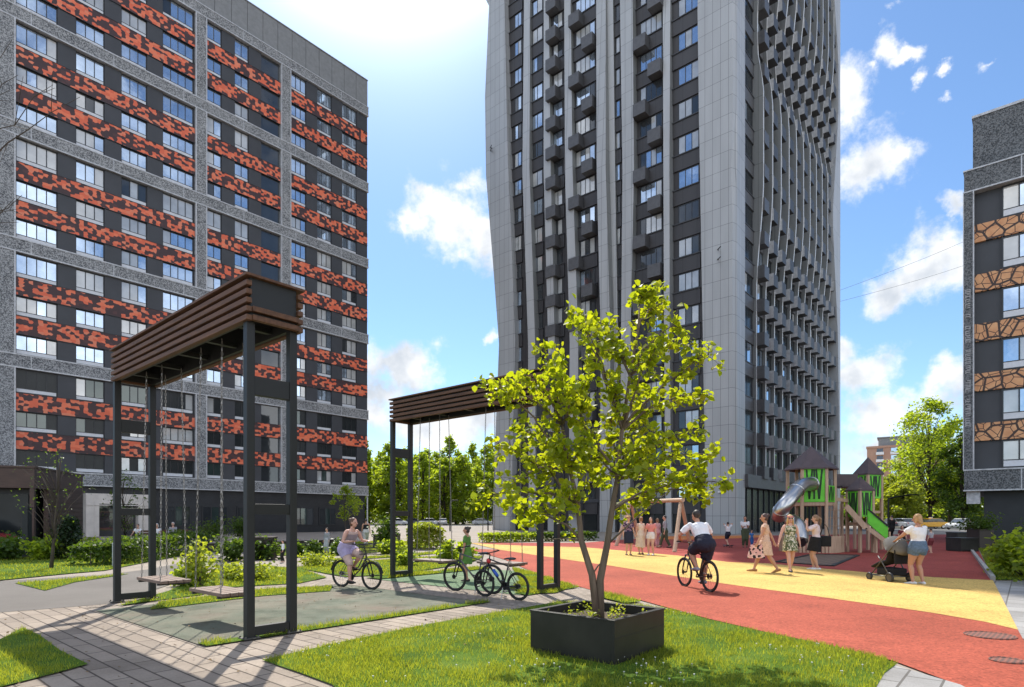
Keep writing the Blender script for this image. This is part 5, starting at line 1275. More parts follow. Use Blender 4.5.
def person(loc, rz, h, label, sk='fair', lean=0, pelvis=None, feet=None, hands=None, female=True, hair=('short', (.05,.03,.02)), clothes=(), vox=.012, head=(0, 0), group=None, fdir=None, wide=1.0, face=True, elbow=None, knee=(0,1,.15)):
    """feet/hands: ankle and wrist targets (right, left) in metres in the figure's own frame: x right, y forward, z up"""
    E = empty('person', loc, R(rz), label, 'person', group); V3 = Vector
    P0 = V3(pelvis) if pelvis else V3((0, 0, .515*h)); sp = V3((0, math.sin(R(lean)), math.cos(R(lean)))); fw = V3((0, math.cos(R(lean)), -math.sin(R(lean))))
    nb = P0 + sp*.30*h; sw = (.098 if female else .112)*h*wide; sh = [P0 + sp*.278*h + V3((s*sw, 0, 0)) for s in (1,-1)]
    feet = feet or [(.055*h, .02, .045*h), (-.055*h, -.03, .045*h)]; hands = hands or [(.15*h, .05, .45*h), (-.15*h, .05, .45*h)]
    hip = [P0 + V3((s*.052*h, 0, -.005*h)) for s in (1,-1)]; el = elbow or [(.4,-1,-.2), (-.4,-1,-.2)]
    kn, an = zip(*[ik(hip[i], feet[i], .245*h, .235*h, knee) for i in (0,1)]); eb, wr = zip(*[ik(sh[i], hands[i], .165*h, .148*h, el[i]) for i in (0,1)])
    fds = fdir or [(0,1,0), (0,1,0)]; fds = [V3(f).normalized() for f in fds]
    b = MB(); wst = .070 if female else .080; hp = .098 if female else .090; X = wide
    tor = [(-.045,.070*X,.058*X),(0,hp*X,.068*X),(.05,hp*.95*X,.064*X),(.12,wst*X,.052*X),(.19,.088*X,.060*X),(.25,.095*X,.054*X),(.285,.072*X,.044*X),(.305,.036,.034)]
    b.tube([P0+sp*s*h for s, _, _ in tor], [(rx*h, ry*h) for _, rx, ry in tor], 14, round_=True)
    yaw, pit = R(head[0]), R(head[1]); HR = Matrix.Rotation(yaw, 3, 'Z') @ Matrix.Rotation(pit, 3, 'X'); up = (sp*.35 + V3((0,0,.65))).normalized()
    hc = nb + up*.105*h + V3((0,.012*h,0)); b.tube([nb - sp*.02*h, nb + up*.06*h], [.033*h,.029*h], 10)
    def H(x, y, z): return hc + HR @ V3((x*h, y*h, z*h))
    hb = MB(); hb.ball((0,0,.010*h), .043*h, .053*h, .058*h, 14, 10); hb.ball((0,.012*h,-.030*h), .033*h, .038*h, .036*h, 12, 8); hb.tube([(0,.052*h,.006*h),(0,.066*h,-.014*h)], [.006*h,.010*h], 6, round_=True)
    for s in (1,-1): hb.ball((s*.044*h,-.002*h,-.004*h), .006*h, .011*h, .017*h, 8, 6)
    b.add([hc + HR @ V3(q) for q in hb.v], hb.f)
    for i in (0,1):
        cal = kn[i].lerp(an[i], .3) + V3((0,-.006*h,0)); b.tube([hip[i], hip[i].lerp(kn[i], .35), kn[i], cal, an[i].lerp(kn[i], .18), an[i]], [.056*h*X,.053*h*X,.034*h,.036*h,.022*h,.021*h], 12, round_=True)
        a = an[i]; f = fds[i]; b.tube([a - f*.030*h - V3((0,0,.022*h)), a + f*.02*h - V3((0,0,.018*h)), a + f*.075*h - V3((0,0,.030*h)), a + f*.105*h - V3((0,0,.034*h))], [(.02*h,.021*h),(.023*h,.024*h),(.026*h,.014*h),(.018*h,.009*h)], 10, round_=True)
        b.tube([sh[i] - V3((math.copysign(.012*h, sh[i].x),0,0)), sh[i].lerp(eb[i], .3), eb[i], eb[i].lerp(wr[i], .3), wr[i]], [.030*h,.029*h*X,.022*h,.022*h,.0150*h], 10, round_=True)
        d = (wr[i]-eb[i]).normalized(); sd = V3((1,0,0)) if abs(d.x) < .8 else V3((0,1,0)); sd = (sd - d*sd.dot(d)).normalized(); nn = d.cross(sd)
        if abs(d.z) > .6: sd, nn = (V3((0,1,0)) - d*d.y).normalized(), V3((1,0,0))   # hanging hands: palms to the thigh
        b.tube([wr[i], wr[i]+d*.022*h, wr[i]+d*.048*h], [(.014*h,.012*h),(.021*h,.011*h),(.021*h,.009*h)], 8, side=sd, round_=True)
        crl = nn*(-1 if i == 0 else 1)
        for q, ln in enumerate((.036,.042,.040,.032)):
            r0 = wr[i] + d*.045*h + sd*(.0165-.011*q)*h; b.tube([r0, r0+d*ln*.55*h+crl*.004*h, r0+d*ln*.9*h+crl*.014*h], [.0054*h,.0052*h,.0045*h], 6, round_=True)
        r0 = wr[i]+d*.016*h+sd*.016*h; b.tube([r0, r0+d*.018*h+sd*.016*h+crl*.005*h, r0+d*.036*h+sd*.018*h+crl*.012*h], [.0068*h,.006*h,.005*h], 6, round_=True)
    remesh(b.build('body', skin(sk), E), vox, 3)
    cv = max(vox, .011); nose = 0
    if face:
        for s in (1,-1):
            m = MB(); m.ball(H(s*.018,.047,.006), .0058*h, .004*h, .0042*h, 8, 6); m.build('eye', M['eye'], E, smooth=True)
        m = MB(); m.ball(H(0,.0485,-.034), .013*h, .004*h, .0042*h, 8, 6); m.build('mouth', M['lip'], E, smooth=True)
    st, hcol = hair; hm = plain('hair_%d_%d_%d' % tuple(int(x*250) for x in hcol), hcol, .55, 0, .35, 14); m = MB()
    q = MB(); q.ball((0,-.010*h,.020*h), .0475*h, .0545*h, .0565*h, 14, 10)
    if st in ('long','shoulder','pony','bun','bob'): q.ball((0,-.020*h,-.004*h), .0475*h, .045*h, .055*h, 12, 8)
    if st == 'bun': q.ball((0,-.062*h,.042*h), .026*h, .026*h, .026*h, 10, 7)
    if st == 'pony': q.tube([(0,-.055*h,.02*h),(0,-.088*h,-.005*h),(0,-.082*h,-.075*h),(0,-.07*h,-.12*h)], [.016*h,.02*h,.017*h,.006*h], 8, round_=True)
    if st in ('long','shoulder','bob'):
        k = {'long':.175,'shoulder':.105,'bob':.06}[st]; q.tube([(0,-.03*h,.0),(0,-.040*h,-.05*h),(0,-.048*h,-k*h)], [(.048*h,.03*h),(.054*h,.026*h),(.044*h,.016*h)], 12, round_=True)
        for s in (1,-1): q.tube([(s*.040*h,.005*h,.02*h),(s*.046*h,.004*h,-.04*h),(s*.050*h,-.002*h,-k*.85*h)], [.012*h,.014*h,.008*h], 8, round_=True)
    m.add([hc + HR @ V3(p) for p in q.v], q.f); remesh(m.build('hair', hm, E), cv, 2)
    for c in clothes:
        kind, mat = c[0], c[1]; o = c[2] if len(c) > 2 else {}; m = MB(); e = .0095*h
        if kind in ('top','dress','vest'):
            s0 = o.get('low', -.02); ts = [(s, rx, ry) for s, rx, ry in tor if s >= s0+.01 and s < .284]; f0 = [x for x in tor if x[0] <= s0][-1] if s0 >= -.045 else tor[0]
            ts = [(s0, f0[1], f0[2])] + ts + [(.288 if kind != 'vest' else .272, .070*X, .043*X)]; loose = o.get('loose', 1.0)
            m.tube([P0+sp*s*h for s, _, _ in ts], [((rx*h+e)*loose, (ry*h+e)*loose) for _, rx, ry in ts], 16)
            sl = o.get('sleeve', .55)
            if sl > 0:
                for i in (0,1):
                    m.ball(sh[i] - V3((math.copysign(.010*h, sh[i].x),0,0)), .040*h, .038*h, .038*h)
                    a = sh[i] - V3((math.copysign(.02*h, sh[i].x),0,-.004*h))
                    pts = [a, sh[i].lerp(eb[i], .3)] + ([sh[i].lerp(eb[i], sl)] if sl <= 1 else [eb[i], eb[i].lerp(wr[i], sl-1)])
                    rr = [.036*h,.038*h*X] + ([.037*h*X] if sl <= 1 else [.030*h,.025*h]); m.tube(pts, rr, 10)
            else:
                for s in (1,-1): a = P0+sp*.27*h+V3((s*.055*h,0,0)); m.tube([a+fw*.035*h-sp*.02*h, a+sp*.035*h, a-fw*.045*h-sp*.02*h], .011*h, 6)
        if kind in ('dress','skirt'):
            hem = o['hem']; fl = o.get('flare', 1.25); top = .08 if kind == 'skirt' else .02
            mid = (kn[0]+kn[1])/2; hz = P0.z - hem*h; rings = []
            for k in range(6):
                f = k/5; cpt = (P0+sp*top*h).lerp(V3((0, (mid.y+P0.y)/2*f + P0.y*(1-f), P0.z-(P0.z-hem*h))), f) if False else V3((0, P0.y + (mid.y-P0.y)*.6*f, (P0.z+top*h)*(1-f) + hem*h*f))
                w = hp+.006; w2 = w*(1+(fl-1)*f); rings.append((cpt, (w2*h*X+e, (.078+.035*f)*h*X*(1+(fl-1)*f*.8)+e)))
            m.tube([c0 for c0, _ in rings], [r0 for _, r0 in rings], 18)
        if kind in ('shorts','trousers'):
            fr = o.get('len', .5); ww = o.get('wide', 1.0); m.tube([P0+sp*s*h for s in (-.045,0,.05,.10)], [((rx*h+1.35*e)*ww, (ry*h+1.35*e)*ww) for rx, ry in ((.080,.062),(hp*X,.07*X),(hp*.95*X,.066*X),((wst+.008)*X,.055*X))], 16)
            m.ball(P0 + V3((0,-.012*h,-.014*h)), .103*h*X*ww, .088*h*ww, .082*h*ww, 14, 10)
            for i in (0,1):
                m.ball(hip[i], .064*X*h*ww+e, .064*X*h*ww+e, .064*X*h*ww+e, 12, 9)
                if fr <= 1: m.tube([hip[i]+V3((0,0,.01*h)), hip[i].lerp(kn[i], fr*.5), hip[i].lerp(kn[i], fr)], [(.060*X*h+e)*ww, (.057*X*h+e)*ww, (.052*h*X+e)*ww], 12)
                else: m.tube([hip[i]+V3((0,0,.01*h)), hip[i].lerp(kn[i], .4), kn[i], kn[i].lerp(an[i], min(1, fr-1))], [(.060*X*h+e)*ww, (.054*h*X+e)*ww, (.040*h+e)*ww, (.030*h+e)*ww], 12)
        if kind == 'shoe':
            for i in (0,1):
                m = MB(); a = an[i]; f = fds[i]; m.tube([a - f*.034*h - V3((0,0,.022*h)), a + f*.015*h - V3((0,0,.02*h)), a + f*.075*h - V3((0,0,.031*h)), a + f*.112*h - V3((0,0,.035*h))], [(.024*h,.023*h),(.027*h,.025*h),(.030*h,.016*h),(.021*h,.010*h)], 10, round_=True); remesh(m.build('shoe', mat, E), cv, 2)
            continue
        if kind == 'hat':
            n0 = hc + HR @ V3((0,-.004*h,.036*h)); u = HR @ V3((0,0,1)); m.tube([n0, n0+u*.004*h, n0+u*.006*h, n0+u*.042*h, n0+u*.05*h], [.088*h,.086*h,.053*h,.047*h,.03*h], 18); m.build('hat', mat, E, smooth=True); continue
        if kind == 'band':
            n0 = H(0,-.006,.032); u = HR @ V3((0,.15,1)); m.tube([n0, n0+u*.018*h], [(.052*h,.060*h),(.050*h,.058*h)], 16); m.build('headband', mat, E, smooth=True); continue
        if kind == 'glasses':
            for s in (1,-1): m.ball(H(s*.019,.052,.006), .014*h, .005*h, .011*h, 10, 6)
            m.bar(H(-.01,.054,.008), H(.01,.054,.008), .003*h); [m.bar(H(s*.033,.05,.009), H(s*.046,.0,.009), .003*h) for s in (1,-1)]; m.build('sunglasses', mat, E); continue
        nm = {'top':'shirt','vest':'vest','dress':'dress','skirt':'skirt','shorts':'shorts','trousers':'trousers'}[kind]
        o_ = remesh(m.build(nm, mat, E), cv, 2)
        if vox < .013: dm = o_.modifiers.new('folds', 'DISPLACE'); dm.texture = FOLD; dm.texture_coords = 'LOCAL'; dm.strength = .022; dm.mid_level = .5
    return E, dict(wr=wr, an=an, P0=P0, sh=sh, nb=nb)
M['eye'] = plain('dark_eye', (.02,.015,.012), .25); M['lip'] = plain('lip', (.40,.13,.11), .5)
def printed(name, a, b, c, sc):
    t = NT(name); t.set(.85, 0, .2); vo = t.n('ShaderNodeTexVoronoi'); vo.inputs['Scale'].default_value = sc; t.L.new(t.tex('Object'), vo.inputs['Vector']); sp = t.n('ShaderNodeSeparateColor'); t.L.new(vo.outputs['Color'], sp.inputs[0])
    t.col(t.ramp(sp.outputs[0], [(0, a), (.45, b), (.75, c)], 'CONSTANT')); return t.m

# ---------------------------------------------------------------- bicycles: local +y is forward
def bicycle(loc, rz, label, s=1.0, frame=(.03,.03,.035), step=False, wr=.335, wb=1.06, lean=0.0, steer=0.0, bottle=None, basket=False, accent=None, fender=False, stand=False):
    E = empty('bicycle', loc, 0, label, 'bicycle'); E.rotation_euler = (0, R(lean), R(rz)); E.scale = (s, s, s)
    pm = plain('bicycle_paint_%d_%d_%d' % tuple(int(x*250) for x in frame), frame, .3, .2, .05); bl = M['steel_dark']; rub = plain('bicycle_tyre', (.018,.018,.018), .8); al = plain('bicycle_alloy', (.42,.42,.43), .3, .9)
    rh, fh = Vector((0,-.45*wb,wr)), Vector((0,.55*wb,wr)); bb = Vector((0,-.45*wb+.42,.285)); st = Vector((0,bb.y-.17,.285+.46)); ht, hb = Vector((0,fh.y-.21,.90)), Vector((0,fh.y-.165,.76))
    m = MB(); m.tube([bb, st], .016, 8)
    if step: m.tube([hb+(ht-hb)*.2, hb.lerp(bb,.5)+Vector((0,-.0,-.06)), bb], .018, 8); m.tube([ht, ht.lerp(bb,.5)+Vector((0,-.03,-.07)), st.lerp(bb,.6)], .016, 8)
    else: m.tube([ht+(hb-ht)*.15, st], .017, 8); m.tube([hb, bb], .021, 8)
    m.tube([ht, hb], .021, 8)
    for x in (-.055, .055):
        m.tube([bb+Vector((x*.5,0,0)), rh+Vector((x,0,0))], .010, 6); m.tube([st+Vector((x*.3,0,-.03)), rh+Vector((x,0,0))], .008, 6)
    m.build('frame', pm, E, smooth=True)
    m = MB()
    m.tube([hb+Vector((-.055,.005,-.03)), hb+Vector((.055,.005,-.03))], .016, 8)
    for x in (-.055, .055): m.tube([hb+Vector((x,.005,-.02)), hb.lerp(fh,.5)+Vector((x,.01,0)), fh+Vector((x,0,0))], [.017,.016,.011], 8)
    m.build('fork', bl, E, smooth=True)
    for c, nm in ((rh,'rear'), (fh,'front')):
        m = MB(); m.torus(c, wr-.024, .024, 'x', 44, 8); w = m.build('wheel', rub, E, smooth=True)
        m = MB(); m.torus(c, wr-.055, .012, 'x', 40, 6); m.build('rim', bl, w, smooth=True)
        m = MB()
        for k in range(20):
            a = 2*math.pi*k/20; m.tube([c + Vector((.02*(-1)**k, .02*math.cos(a), .02*math.sin(a))), c + Vector((0,(wr-.06)*math.cos(a+.15),(wr-.06)*math.sin(a+.15)))], .0016, 3)
        m.tube([c-Vector((.05,0,0)), c+Vector((.05,0,0))], .02, 8); m.tube([c+Vector((-.035,0,0)), c+Vector((-.031,0,0))], .055, 16); m.build('spokes', bl, w)
        if nm == 'rear':
            m = MB()
            for k, rr in enumerate((.055,.045,.036)): m.tube([c+Vector((.032+.005*k,0,0)), c+Vector((.035+.005*k,0,0))], rr, 16)
            m.build('sprocket', al, w)
        if fender:
            m = MB(); pts = [c+Vector((0,(wr+.025)*math.cos(a),(wr+.025)*math.sin(a))) for a in np.linspace(R(10), R(170) if nm == 'rear' else R(150), 14)]; m.tube(pts, (.028,.004), 8); m.build('fender', bl, E)
    m = MB(); m.tube([bb+Vector((.05,0,0)), bb+Vector((.055,0,0))], .092, 20); m.tube([bb-Vector((.06,0,0)), bb+Vector((.075,0,0))], .018, 8)
    ca = R(62); pd = []
    for sg in (1,-1):
        d = Vector((0, math.cos(ca)*sg, -math.sin(ca)*sg)); a = bb+Vector((.075*sg,0,0)); e = a+d*.17; m.tube([a, e], .011, 6); pd.append(e+Vector((.055*sg,0,0)))
    cr = m.build('crank', bl, E)
    for p in pd: m = MB(); m.box(p.x-.045,p.x+.045,p.y-.045,p.y+.045,p.z-.012,p.z+.012); m.build('pedal', bl, cr, bevel=.004)
    m = MB(); m.tube([bb+Vector((.052,0,.088)), rh+Vector((.042,0,.045))], .006, 4); m.tube([bb+Vector((.052,0,-.088)), rh+Vector((.042,0,-.05))], .006, 4); m.build('chain', al, E)
    sd = st + (st-bb).normalized()*.15; m = MB(); m.tube([st, sd], .013, 8); m.build('seat_post', al, E)
    m = MB(); m.tube([sd+Vector((0,-.13,.03)), sd+Vector((0,-.06,.035)), sd+Vector((0,.05,.03)), sd+Vector((0,.14,.02))], [(.07,.025),(.075,.03),(.035,.022),(.016,.014)], 10, round_=True); m.build('saddle', M['frame_dark'], E, smooth=True)
    up = (ht-hb).normalized(); sm = ht+up*(.09 if not step else .16); br = sm+Vector((0,.06 if not step else -.02,.02)); m = MB(); m.tube([ht, sm, br], .014, 8)
    hw = .31; m.tube([br+Vector((-hw,-.06,.03)), br+Vector((-.12,0,.01)), br+Vector((.12,0,.01)), br+Vector((hw,-.06,.03))], .0115, 8); hbar = m.build('handlebar', bl, E, smooth=True)
    for sg in (1,-1):
        m = MB(); m.tube([br+Vector((sg*.2,-.028,.021)), br+Vector((sg*hw,-.062,.031))], .017, 8); m.build('grip', rub, hbar); m = MB(); m.tube([br+Vector((sg*.19,-.02,.02)), br+Vector((sg*.24,.03,-.01)), br+Vector((sg*.30,.03,-.015))], .006, 5); m.build('brake_lever', al, hbar)
    if bottle: m = MB(); p = hb.lerp(bb,.5)+Vector((0,0,.045)); d = (bb-hb).normalized(); m.tube([p-d*.1, p+d*.07, p+d*.10], [.036,.036,.02], 10); m.build('bottle_holder', plain('blue_bottle', bottle, .4), E, smooth=True)
    if accent: m = MB(); m.ball(ht+Vector((0,.03,-.06)), .05, .06, .06); m.build('front_light', plain('red_accent', accent, .4), E, smooth=True)
    if basket:
        m = MB(); c = br+Vector((0,.17,-.02))
        for i in range(11):
            x = -.16+.032*i; m.tube([c+Vector((x,-.12,-.2)), c+Vector((x*1.1,-.13,.05))], .004, 4); m.tube([c+Vector((x,.10,-.2)), c+Vector((x*1.1,.13,.05))], .004, 4)
        for i in range(8): y = -.12+.03*i; m.tube([c+Vector((-.16,y,-.2)), c+Vector((-.176,y,.05))], .004, 4); m.tube([c+Vector((.16,y,-.2)), c+Vector((.176,y,.05))], .004, 4)
        for z in (-.2,-.12,-.04,.05): m.tube([c+Vector((-.17,-.13,z)), c+Vector((.17,-.13,z)), c+Vector((.17,.13,z)), c+Vector((-.17,.13,z))], .006, 4, closed=True, side=(0,0,1))
        m.build('basket', M['frame_dark'], E)
    if stand: m = MB(); m.tube([bb+Vector((-.06,-.03,-.02)), bb+Vector((-.2,-.08,-.285+.005))], .009, 6); m.build('kickstand', al, E)
    return E, dict(bb=bb*s, sd=sd*s, br=br*s, pd=[p*s for p in pd], hw=hw*s)
def people():
    white = cloth('white_cotton', (.74,.74,.76), .05); navy = cloth('dark_navy_cloth', (.022,.024,.04)); black = cloth('black_cloth', (.018,.018,.02)); denim = cloth('blue_denim', (.10,.15,.22), .25, 20); shoe_w = cloth('white_shoe', (.66,.66,.66)); shoe_d = cloth('dark_shoe', (.04,.035,.035)); shoe_b = cloth('tan_sandal', (.33,.17,.07))
    grey = cloth('grey_cloth', (.28,.28,.30)); olive = cloth('olive_trousers', (.07,.085,.05)); pinkc = cloth('coral_pink_cloth', (.62,.22,.2)); dkr = cloth('dark_red_cloth', (.16,.035,.04)); green = cloth('leaf_green_cloth', (.10,.22,.05))
    # man riding away on the red path
    f, r_ = Vector((3.89,13.5,0)), Vector((4.13,12.4,0)); c = (f+r_)/2; d = f-r_; rz = math.degrees(math.atan2(-d.x, d.y))
    B, k = bicycle(c, rz, 'black mountain bicycle ridden by the man in the white t-shirt on the red path', 1.0, (.02,.02,.024), wr=.335)
    sd, br, pd = k['sd'], k['br'], k['pd']; h = 1.76
    person(c, rz, h, 'man in white t-shirt and dark shorts riding a bicycle away on the red path', 'tan', lean=38, pelvis=(0, sd.y-.03, sd.z+.12), female=False, feet=[(pd[0].x, pd[0].y-.05, pd[0].z+.075), (pd[1].x, pd[1].y-.05, pd[1].z+.075)],
           hands=[(k['hw']-.07, br.y-.10, br.z+.085), (-k['hw']+.07, br.y-.10, br.z+.085)], hair=('short', (.03,.022,.018)), clothes=[('top', white, {'sleeve':.75,'low':-.03,'loose':1.08}), ('shorts', navy, {'len':.82,'wide':1.08}), ('shoe', cloth('grey_blue_shoe', (.25,.27,.32)))], vox=.010, head=(8, 10), wide=1.05, elbow=[(1,-.2,-.5),(-1,-.2,-.5)], knee=(0,1,.6))
    # woman on the city bicycle
    c = Vector((-3.46,13.2,0)); rz = math.degrees(math.atan2(-.84, -.55))
    B, k = bicycle(c, rz, 'city bicycle with front basket ridden by the woman in lavender', .90, (.10,.085,.06), step=True, wr=.345, basket=True, fender=True)
    sd, br, pd = k['sd'], k['br'], k['pd']; h = 1.54
    lav = cloth('lavender_cloth', (.42,.36,.55)); beige = cloth('pale_pink_knit', (.55,.40,.36)); mauve = cloth('mauve_top', (.30,.24,.27))
    person(c, rz, h, 'woman in pale top and lavender pink skirt riding a city bicycle to the right', 'pink', lean=25, pelvis=(0, sd.y-.02, sd.z+.07), feet=[(pd[0].x, pd[0].y-.05, pd[0].z+.075), (pd[1].x, pd[1].y-.05, pd[1].z+.075)],
           hands=[(k['hw']-.06, br.y-.12, br.z+.08), (-k['hw']+.06, br.y-.12, br.z+.08)], hair=('bun', (.10,.05,.03)), clothes=[('vest', mauve, {'sleeve':0,'low':.06,'loose':1.05}), ('top', beige, {'sleeve':0,'low':.17,'loose':1.02}), ('shorts', lav, {'len':.55,'wide':1.2}), ('trousers', beige, {'len':1.12,'wide':1.08}), ('shoe', shoe_d)], vox=.010, head=(10, 0), wide=1.08, knee=(0,1,.5))
    # two parked bicycles
    bicycle((-.76,12.42,0), 56, 'larger parked dark mountain bicycle with silver down tube on the paved strip', .91, (.10,.10,.10), wr=.345, lean=-4, stand=True)
    bicycle((-.17,11.5,0), 50, 'smaller parked dark bicycle with blue bottle and red light nearer the camera', .86, (.02,.02,.025), wr=.315, wb=1.0, lean=-5, bottle=(.02,.08,.40), accent=(.55,.03,.04), stand=True, fender=False)
    # the two women walking hand in hand
    p1, p2 = Vector((7.13,16.9,0)), Vector((7.97,17.2,0)); h = 1.69
    sand = printed('beige_crochet_dress', (.58,.40,.30), (.66,.47,.36), (.52,.34,.25), 60)
    person(p1, 68, h, 'woman in a beige knee length dress walking left with a patterned bag', 'tan', feet=[(.05,.30,.05*h), (-.05,-.32,.075*h)], fdir=[(0,1,.05),(0,1,-.35)], hands=[(.21,-.30,.74), (-.22,.24,.76)], hair=('bun', (.06,.03,.025)), clothes=[('dress', sand, {'sleeve':.25,'low':-.02,'hem':.30,'flare':1.18}), ('shoe', shoe_b)], vox=.011, head=(5,-3))
    bag = empty('tote_bag', (6.86,16.82,.0), R(68), 'pink and black patterned tote bag held by the woman in the beige dress', 'bag'); m = MB(); m.prism([(-.03,-.2),(.06,-.23),(.06,.23),(-.03,.2)], 0, 1) if False else None
    m.add([(-.05,-.22,.42),(.05,-.22,.42),(.05,.26,.42),(-.05,.26,.42),(-.03,-.14,.80),(.03,-.14,.80),(.03,.16,.80),(-.03,.16,.80)], [(3,2,1,0),(4,5,6,7),(0,1,5,4),(1,2,6,5),(2,3,7,6),(3,0,4,7)]); m.build('bag_body', printed('pink_black_print', (.03,.025,.03), (.62,.36,.34), (.68,.46,.42), 14), bag, bevel=.02)
    m = MB(); m.tube([(0,-.1,.79),(0,-.05,.90),(0,.05,.90),(0,.1,.79)], .009, 6); m.build('handle', cloth('pink_strap', (.5,.2,.2)), bag)
    leafp = printed('olive_leaf_print_dress', (.10,.12,.06), (.34,.34,.22), (.60,.56,.46), 26); h = 1.66
    person(p2, 168, h, 'long haired blonde woman in an olive leaf print strapless dress walking towards the camera', 'pink', feet=[(.05,.22,.05*h), (-.05,-.20,.06*h)], fdir=[(0,1,.05),(0,1,-.25)], hands=[(.34,.12,.80), (-.26,.02,.80)], hair=('long', (.52,.34,.13)), clothes=[('dress', leafp, {'sleeve':0,'low':-.02,'hem':.36,'flare':1.1}), ('shoe', shoe_d), ('glasses', M['frame_dark']), ('band', cloth('red_white_band', (.55,.2,.18)))], vox=.011, head=(0,0))
    # woman with the black skirt, hand raised to her face
    h = 1.66; p = Vector((9.07,17.9,0)); blush = cloth('pale_pink_shirt', (.68,.55,.53), .05)
    person(p, 62, h, 'woman in pale top and black skirt standing with a hand raised to her face', 'fair', feet=[(.06,.06,.045*h), (-.06,-.05,.045*h)], hands=[(.10,.24,.86*h), (-.08,.25,.83*h)], elbow=[(.6,.1,-1),(-.6,.1,-1)], hair=('pony', (.22,.13,.07)), clothes=[('top', blush, {'sleeve':.8,'low':.06}), ('skirt', black, {'hem':.34,'flare':1.0}), ('shoe', shoe_w)], vox=.011, head=(0,-6))
    E = empty('shoulder_bag', p + Vector((.24,-.05,0)), R(62), 'black shoulder bag at the side of the woman in the black skirt', 'bag'); m = MB(); m.box(-.07,.07,-.17,.17,.70,1.02); m.build('bag_body', black, E, bevel=.03); m = MB(); m.tube([(0,-.13,1.0),(-.03,-.06,1.28),(-.04,0,1.36),(-.03,.06,1.28),(0,.13,1.0)], .011, 6); m.build('strap', black, E)
    # mother with the pushchair
    h = 1.66; p = Vector((9.44,13.95,0))
    person(p, 10, h, 'woman in white t-shirt and denim shorts standing with a black pushchair, seen from behind', 'tan', feet=[(.11,-.02,.045*h), (-.11,.03,.045*h)], fdir=[(.3,1,0),(-.3,1,0)], hands=[(.14,.38,1.02), (-.22,.40,1.02)], hair=('bob', (.40,.24,.10)), clothes=[('top', white, {'sleeve':.55,'low':.05,'loose':1.04}), ('shorts', denim, {'len':.36,'wide':1.06}), ('shoe', shoe_w)], vox=.010, head=(25,-4), wide=1.14, elbow=[(.8,-.6,-.3),(-.8,-.6,-.3)])
    # pushchair
    q = Vector((9.25,14.75,0)); E = empty('pushchair', q, R(8), 'black pushchair with grey hood standing on the yellow surface', 'pushchair'); al = plain('pushchair_tube', (.12,.12,.12), .4, .6); fb = cloth('pushchair_fabric', (.02,.02,.022)); gh = cloth('grey_hood_fabric', (.16,.155,.145))
    m = MB()
    for x in (-.24,.24):
        m.tube([(x,-.62,1.02),(x,-.40,.86),(x,.28,.14)], .014, 8); m.tube([(x,-.34,.14),(x,-.05,.52),(x,.05,.62)], .014, 8); m.tube([(x,-.34,.14),(x,.28,.14)], .012, 6)
    m.tube([(-.24,-.62,1.02),(-.22,-.64,1.03),(.22,-.64,1.03),(.24,-.62,1.02)], .017, 8); m.tube([(-.24,.28,.14),(.24,.28,.14)], .012, 6); m.tube([(-.24,-.34,.14),(.24,-.34,.14)], .012, 6); m.build('frame', al, E, smooth=True)
    for x in (-.27,.27):
        for y, rr in ((-.36,.125),(.30,.10)): m = MB(); m.torus((x,y,rr), rr-.028, .028, 'x', 22, 8); w = m.build('wheel', M['frame_dark'], E, smooth=True); m = MB(); m.tube([(x-.02,y,rr),(x+.02,y,rr)], rr*.6, 14); m.build('hub', al, w)
    m = MB(); m.tube([(0,-.30,.86),(0,-.16,.50),(0,.10,.44),(0,.34,.34)], [(.21,.05),(.22,.07),(.22,.06),(.20,.04)], 14, round_=True); m.build('seat', fb, E, smooth=True)
    vs = []; fs = []; n = 9
    for i in range(n):
        a = R(200 - 150*i/(n-1))
        for j in range(11): b = math.pi*j/10; vs.append((.25*math.cos(b), -.20+.36*math.cos(a)*math.sin(b)*1.0, .78 + .36*math.sin(a)*math.sin(b)*.95))
    for i in range(n-1):
        for j in range(10): fs.append((i*11+j,(i+1)*11+j,(i+1)*11+j+1,i*11+j+1))
    m = MB(); m.add(vs, fs); o = m.build('hood', gh, E, smooth=True); sol = o.modifiers.new('thick','SOLIDIFY'); sol.thickness = .012
    m = MB(); m.box(-.21,.21,-.36,.14,.16,.34); m.build('basket', fb, E, bevel=.03)
    m = MB(); m.box(-.2,.2,-.44,-.40,.45,.80); m.build('seat_back', fb, E, bevel=.02)
    # child in striped top and the one in the dark red hood further off
    st = NT('striped_cloth'); st.set(.9); wv = st.n('ShaderNodeTexWave'); wv.bands_direction = 'Z'; wv.inputs['Scale'].default_value = 7; st.L.new(st.tex('Object'), wv.inputs[0]); st.col(st.ramp(wv.outputs[0], [(.4,(.6,.58,.58)),(.6,(.12,.12,.17))]))
    def far(px, py, h, rz, lab, top, bottom, hair=('short',(.04,.03,.025)), sk='fair', female=True, extra=(), tk='top', bk='trousers', bo=None, hands=None, d=None, vox=.019, group=None, feet=None, lean=0, pelvis=None, knee=(0,1,.15), to=None, z=0, hd=(0,0)):
        p = G(px, py) if d is None else P(px, 518, d); p.z = z
        cl = []
        if tk: cl.append((tk, top, to or {'sleeve':.6,'low':0}))
        if bk: cl.append((bk, bottom, bo or {'len':1.9}))
        return person((p.x,p.y,z), rz, h, lab, sk, clothes=cl + list(extra), hair=hair, vox=vox, female=female, face=True, hands=hands, group=group, feet=feet, lean=lean, pelvis=pelvis, knee=knee, head=hd)
    far(931, 553.5, 1.12, 20, 'child in a striped top and short trousers right of the woman in denim shorts', st.m, dkr, bk='shorts', bo={'len':.8})
    far(902, 552, 1.22, 170, 'child in a dark red top beyond the black pushchair', dkr, black, hair=('bob',(.16,.03,.03)))
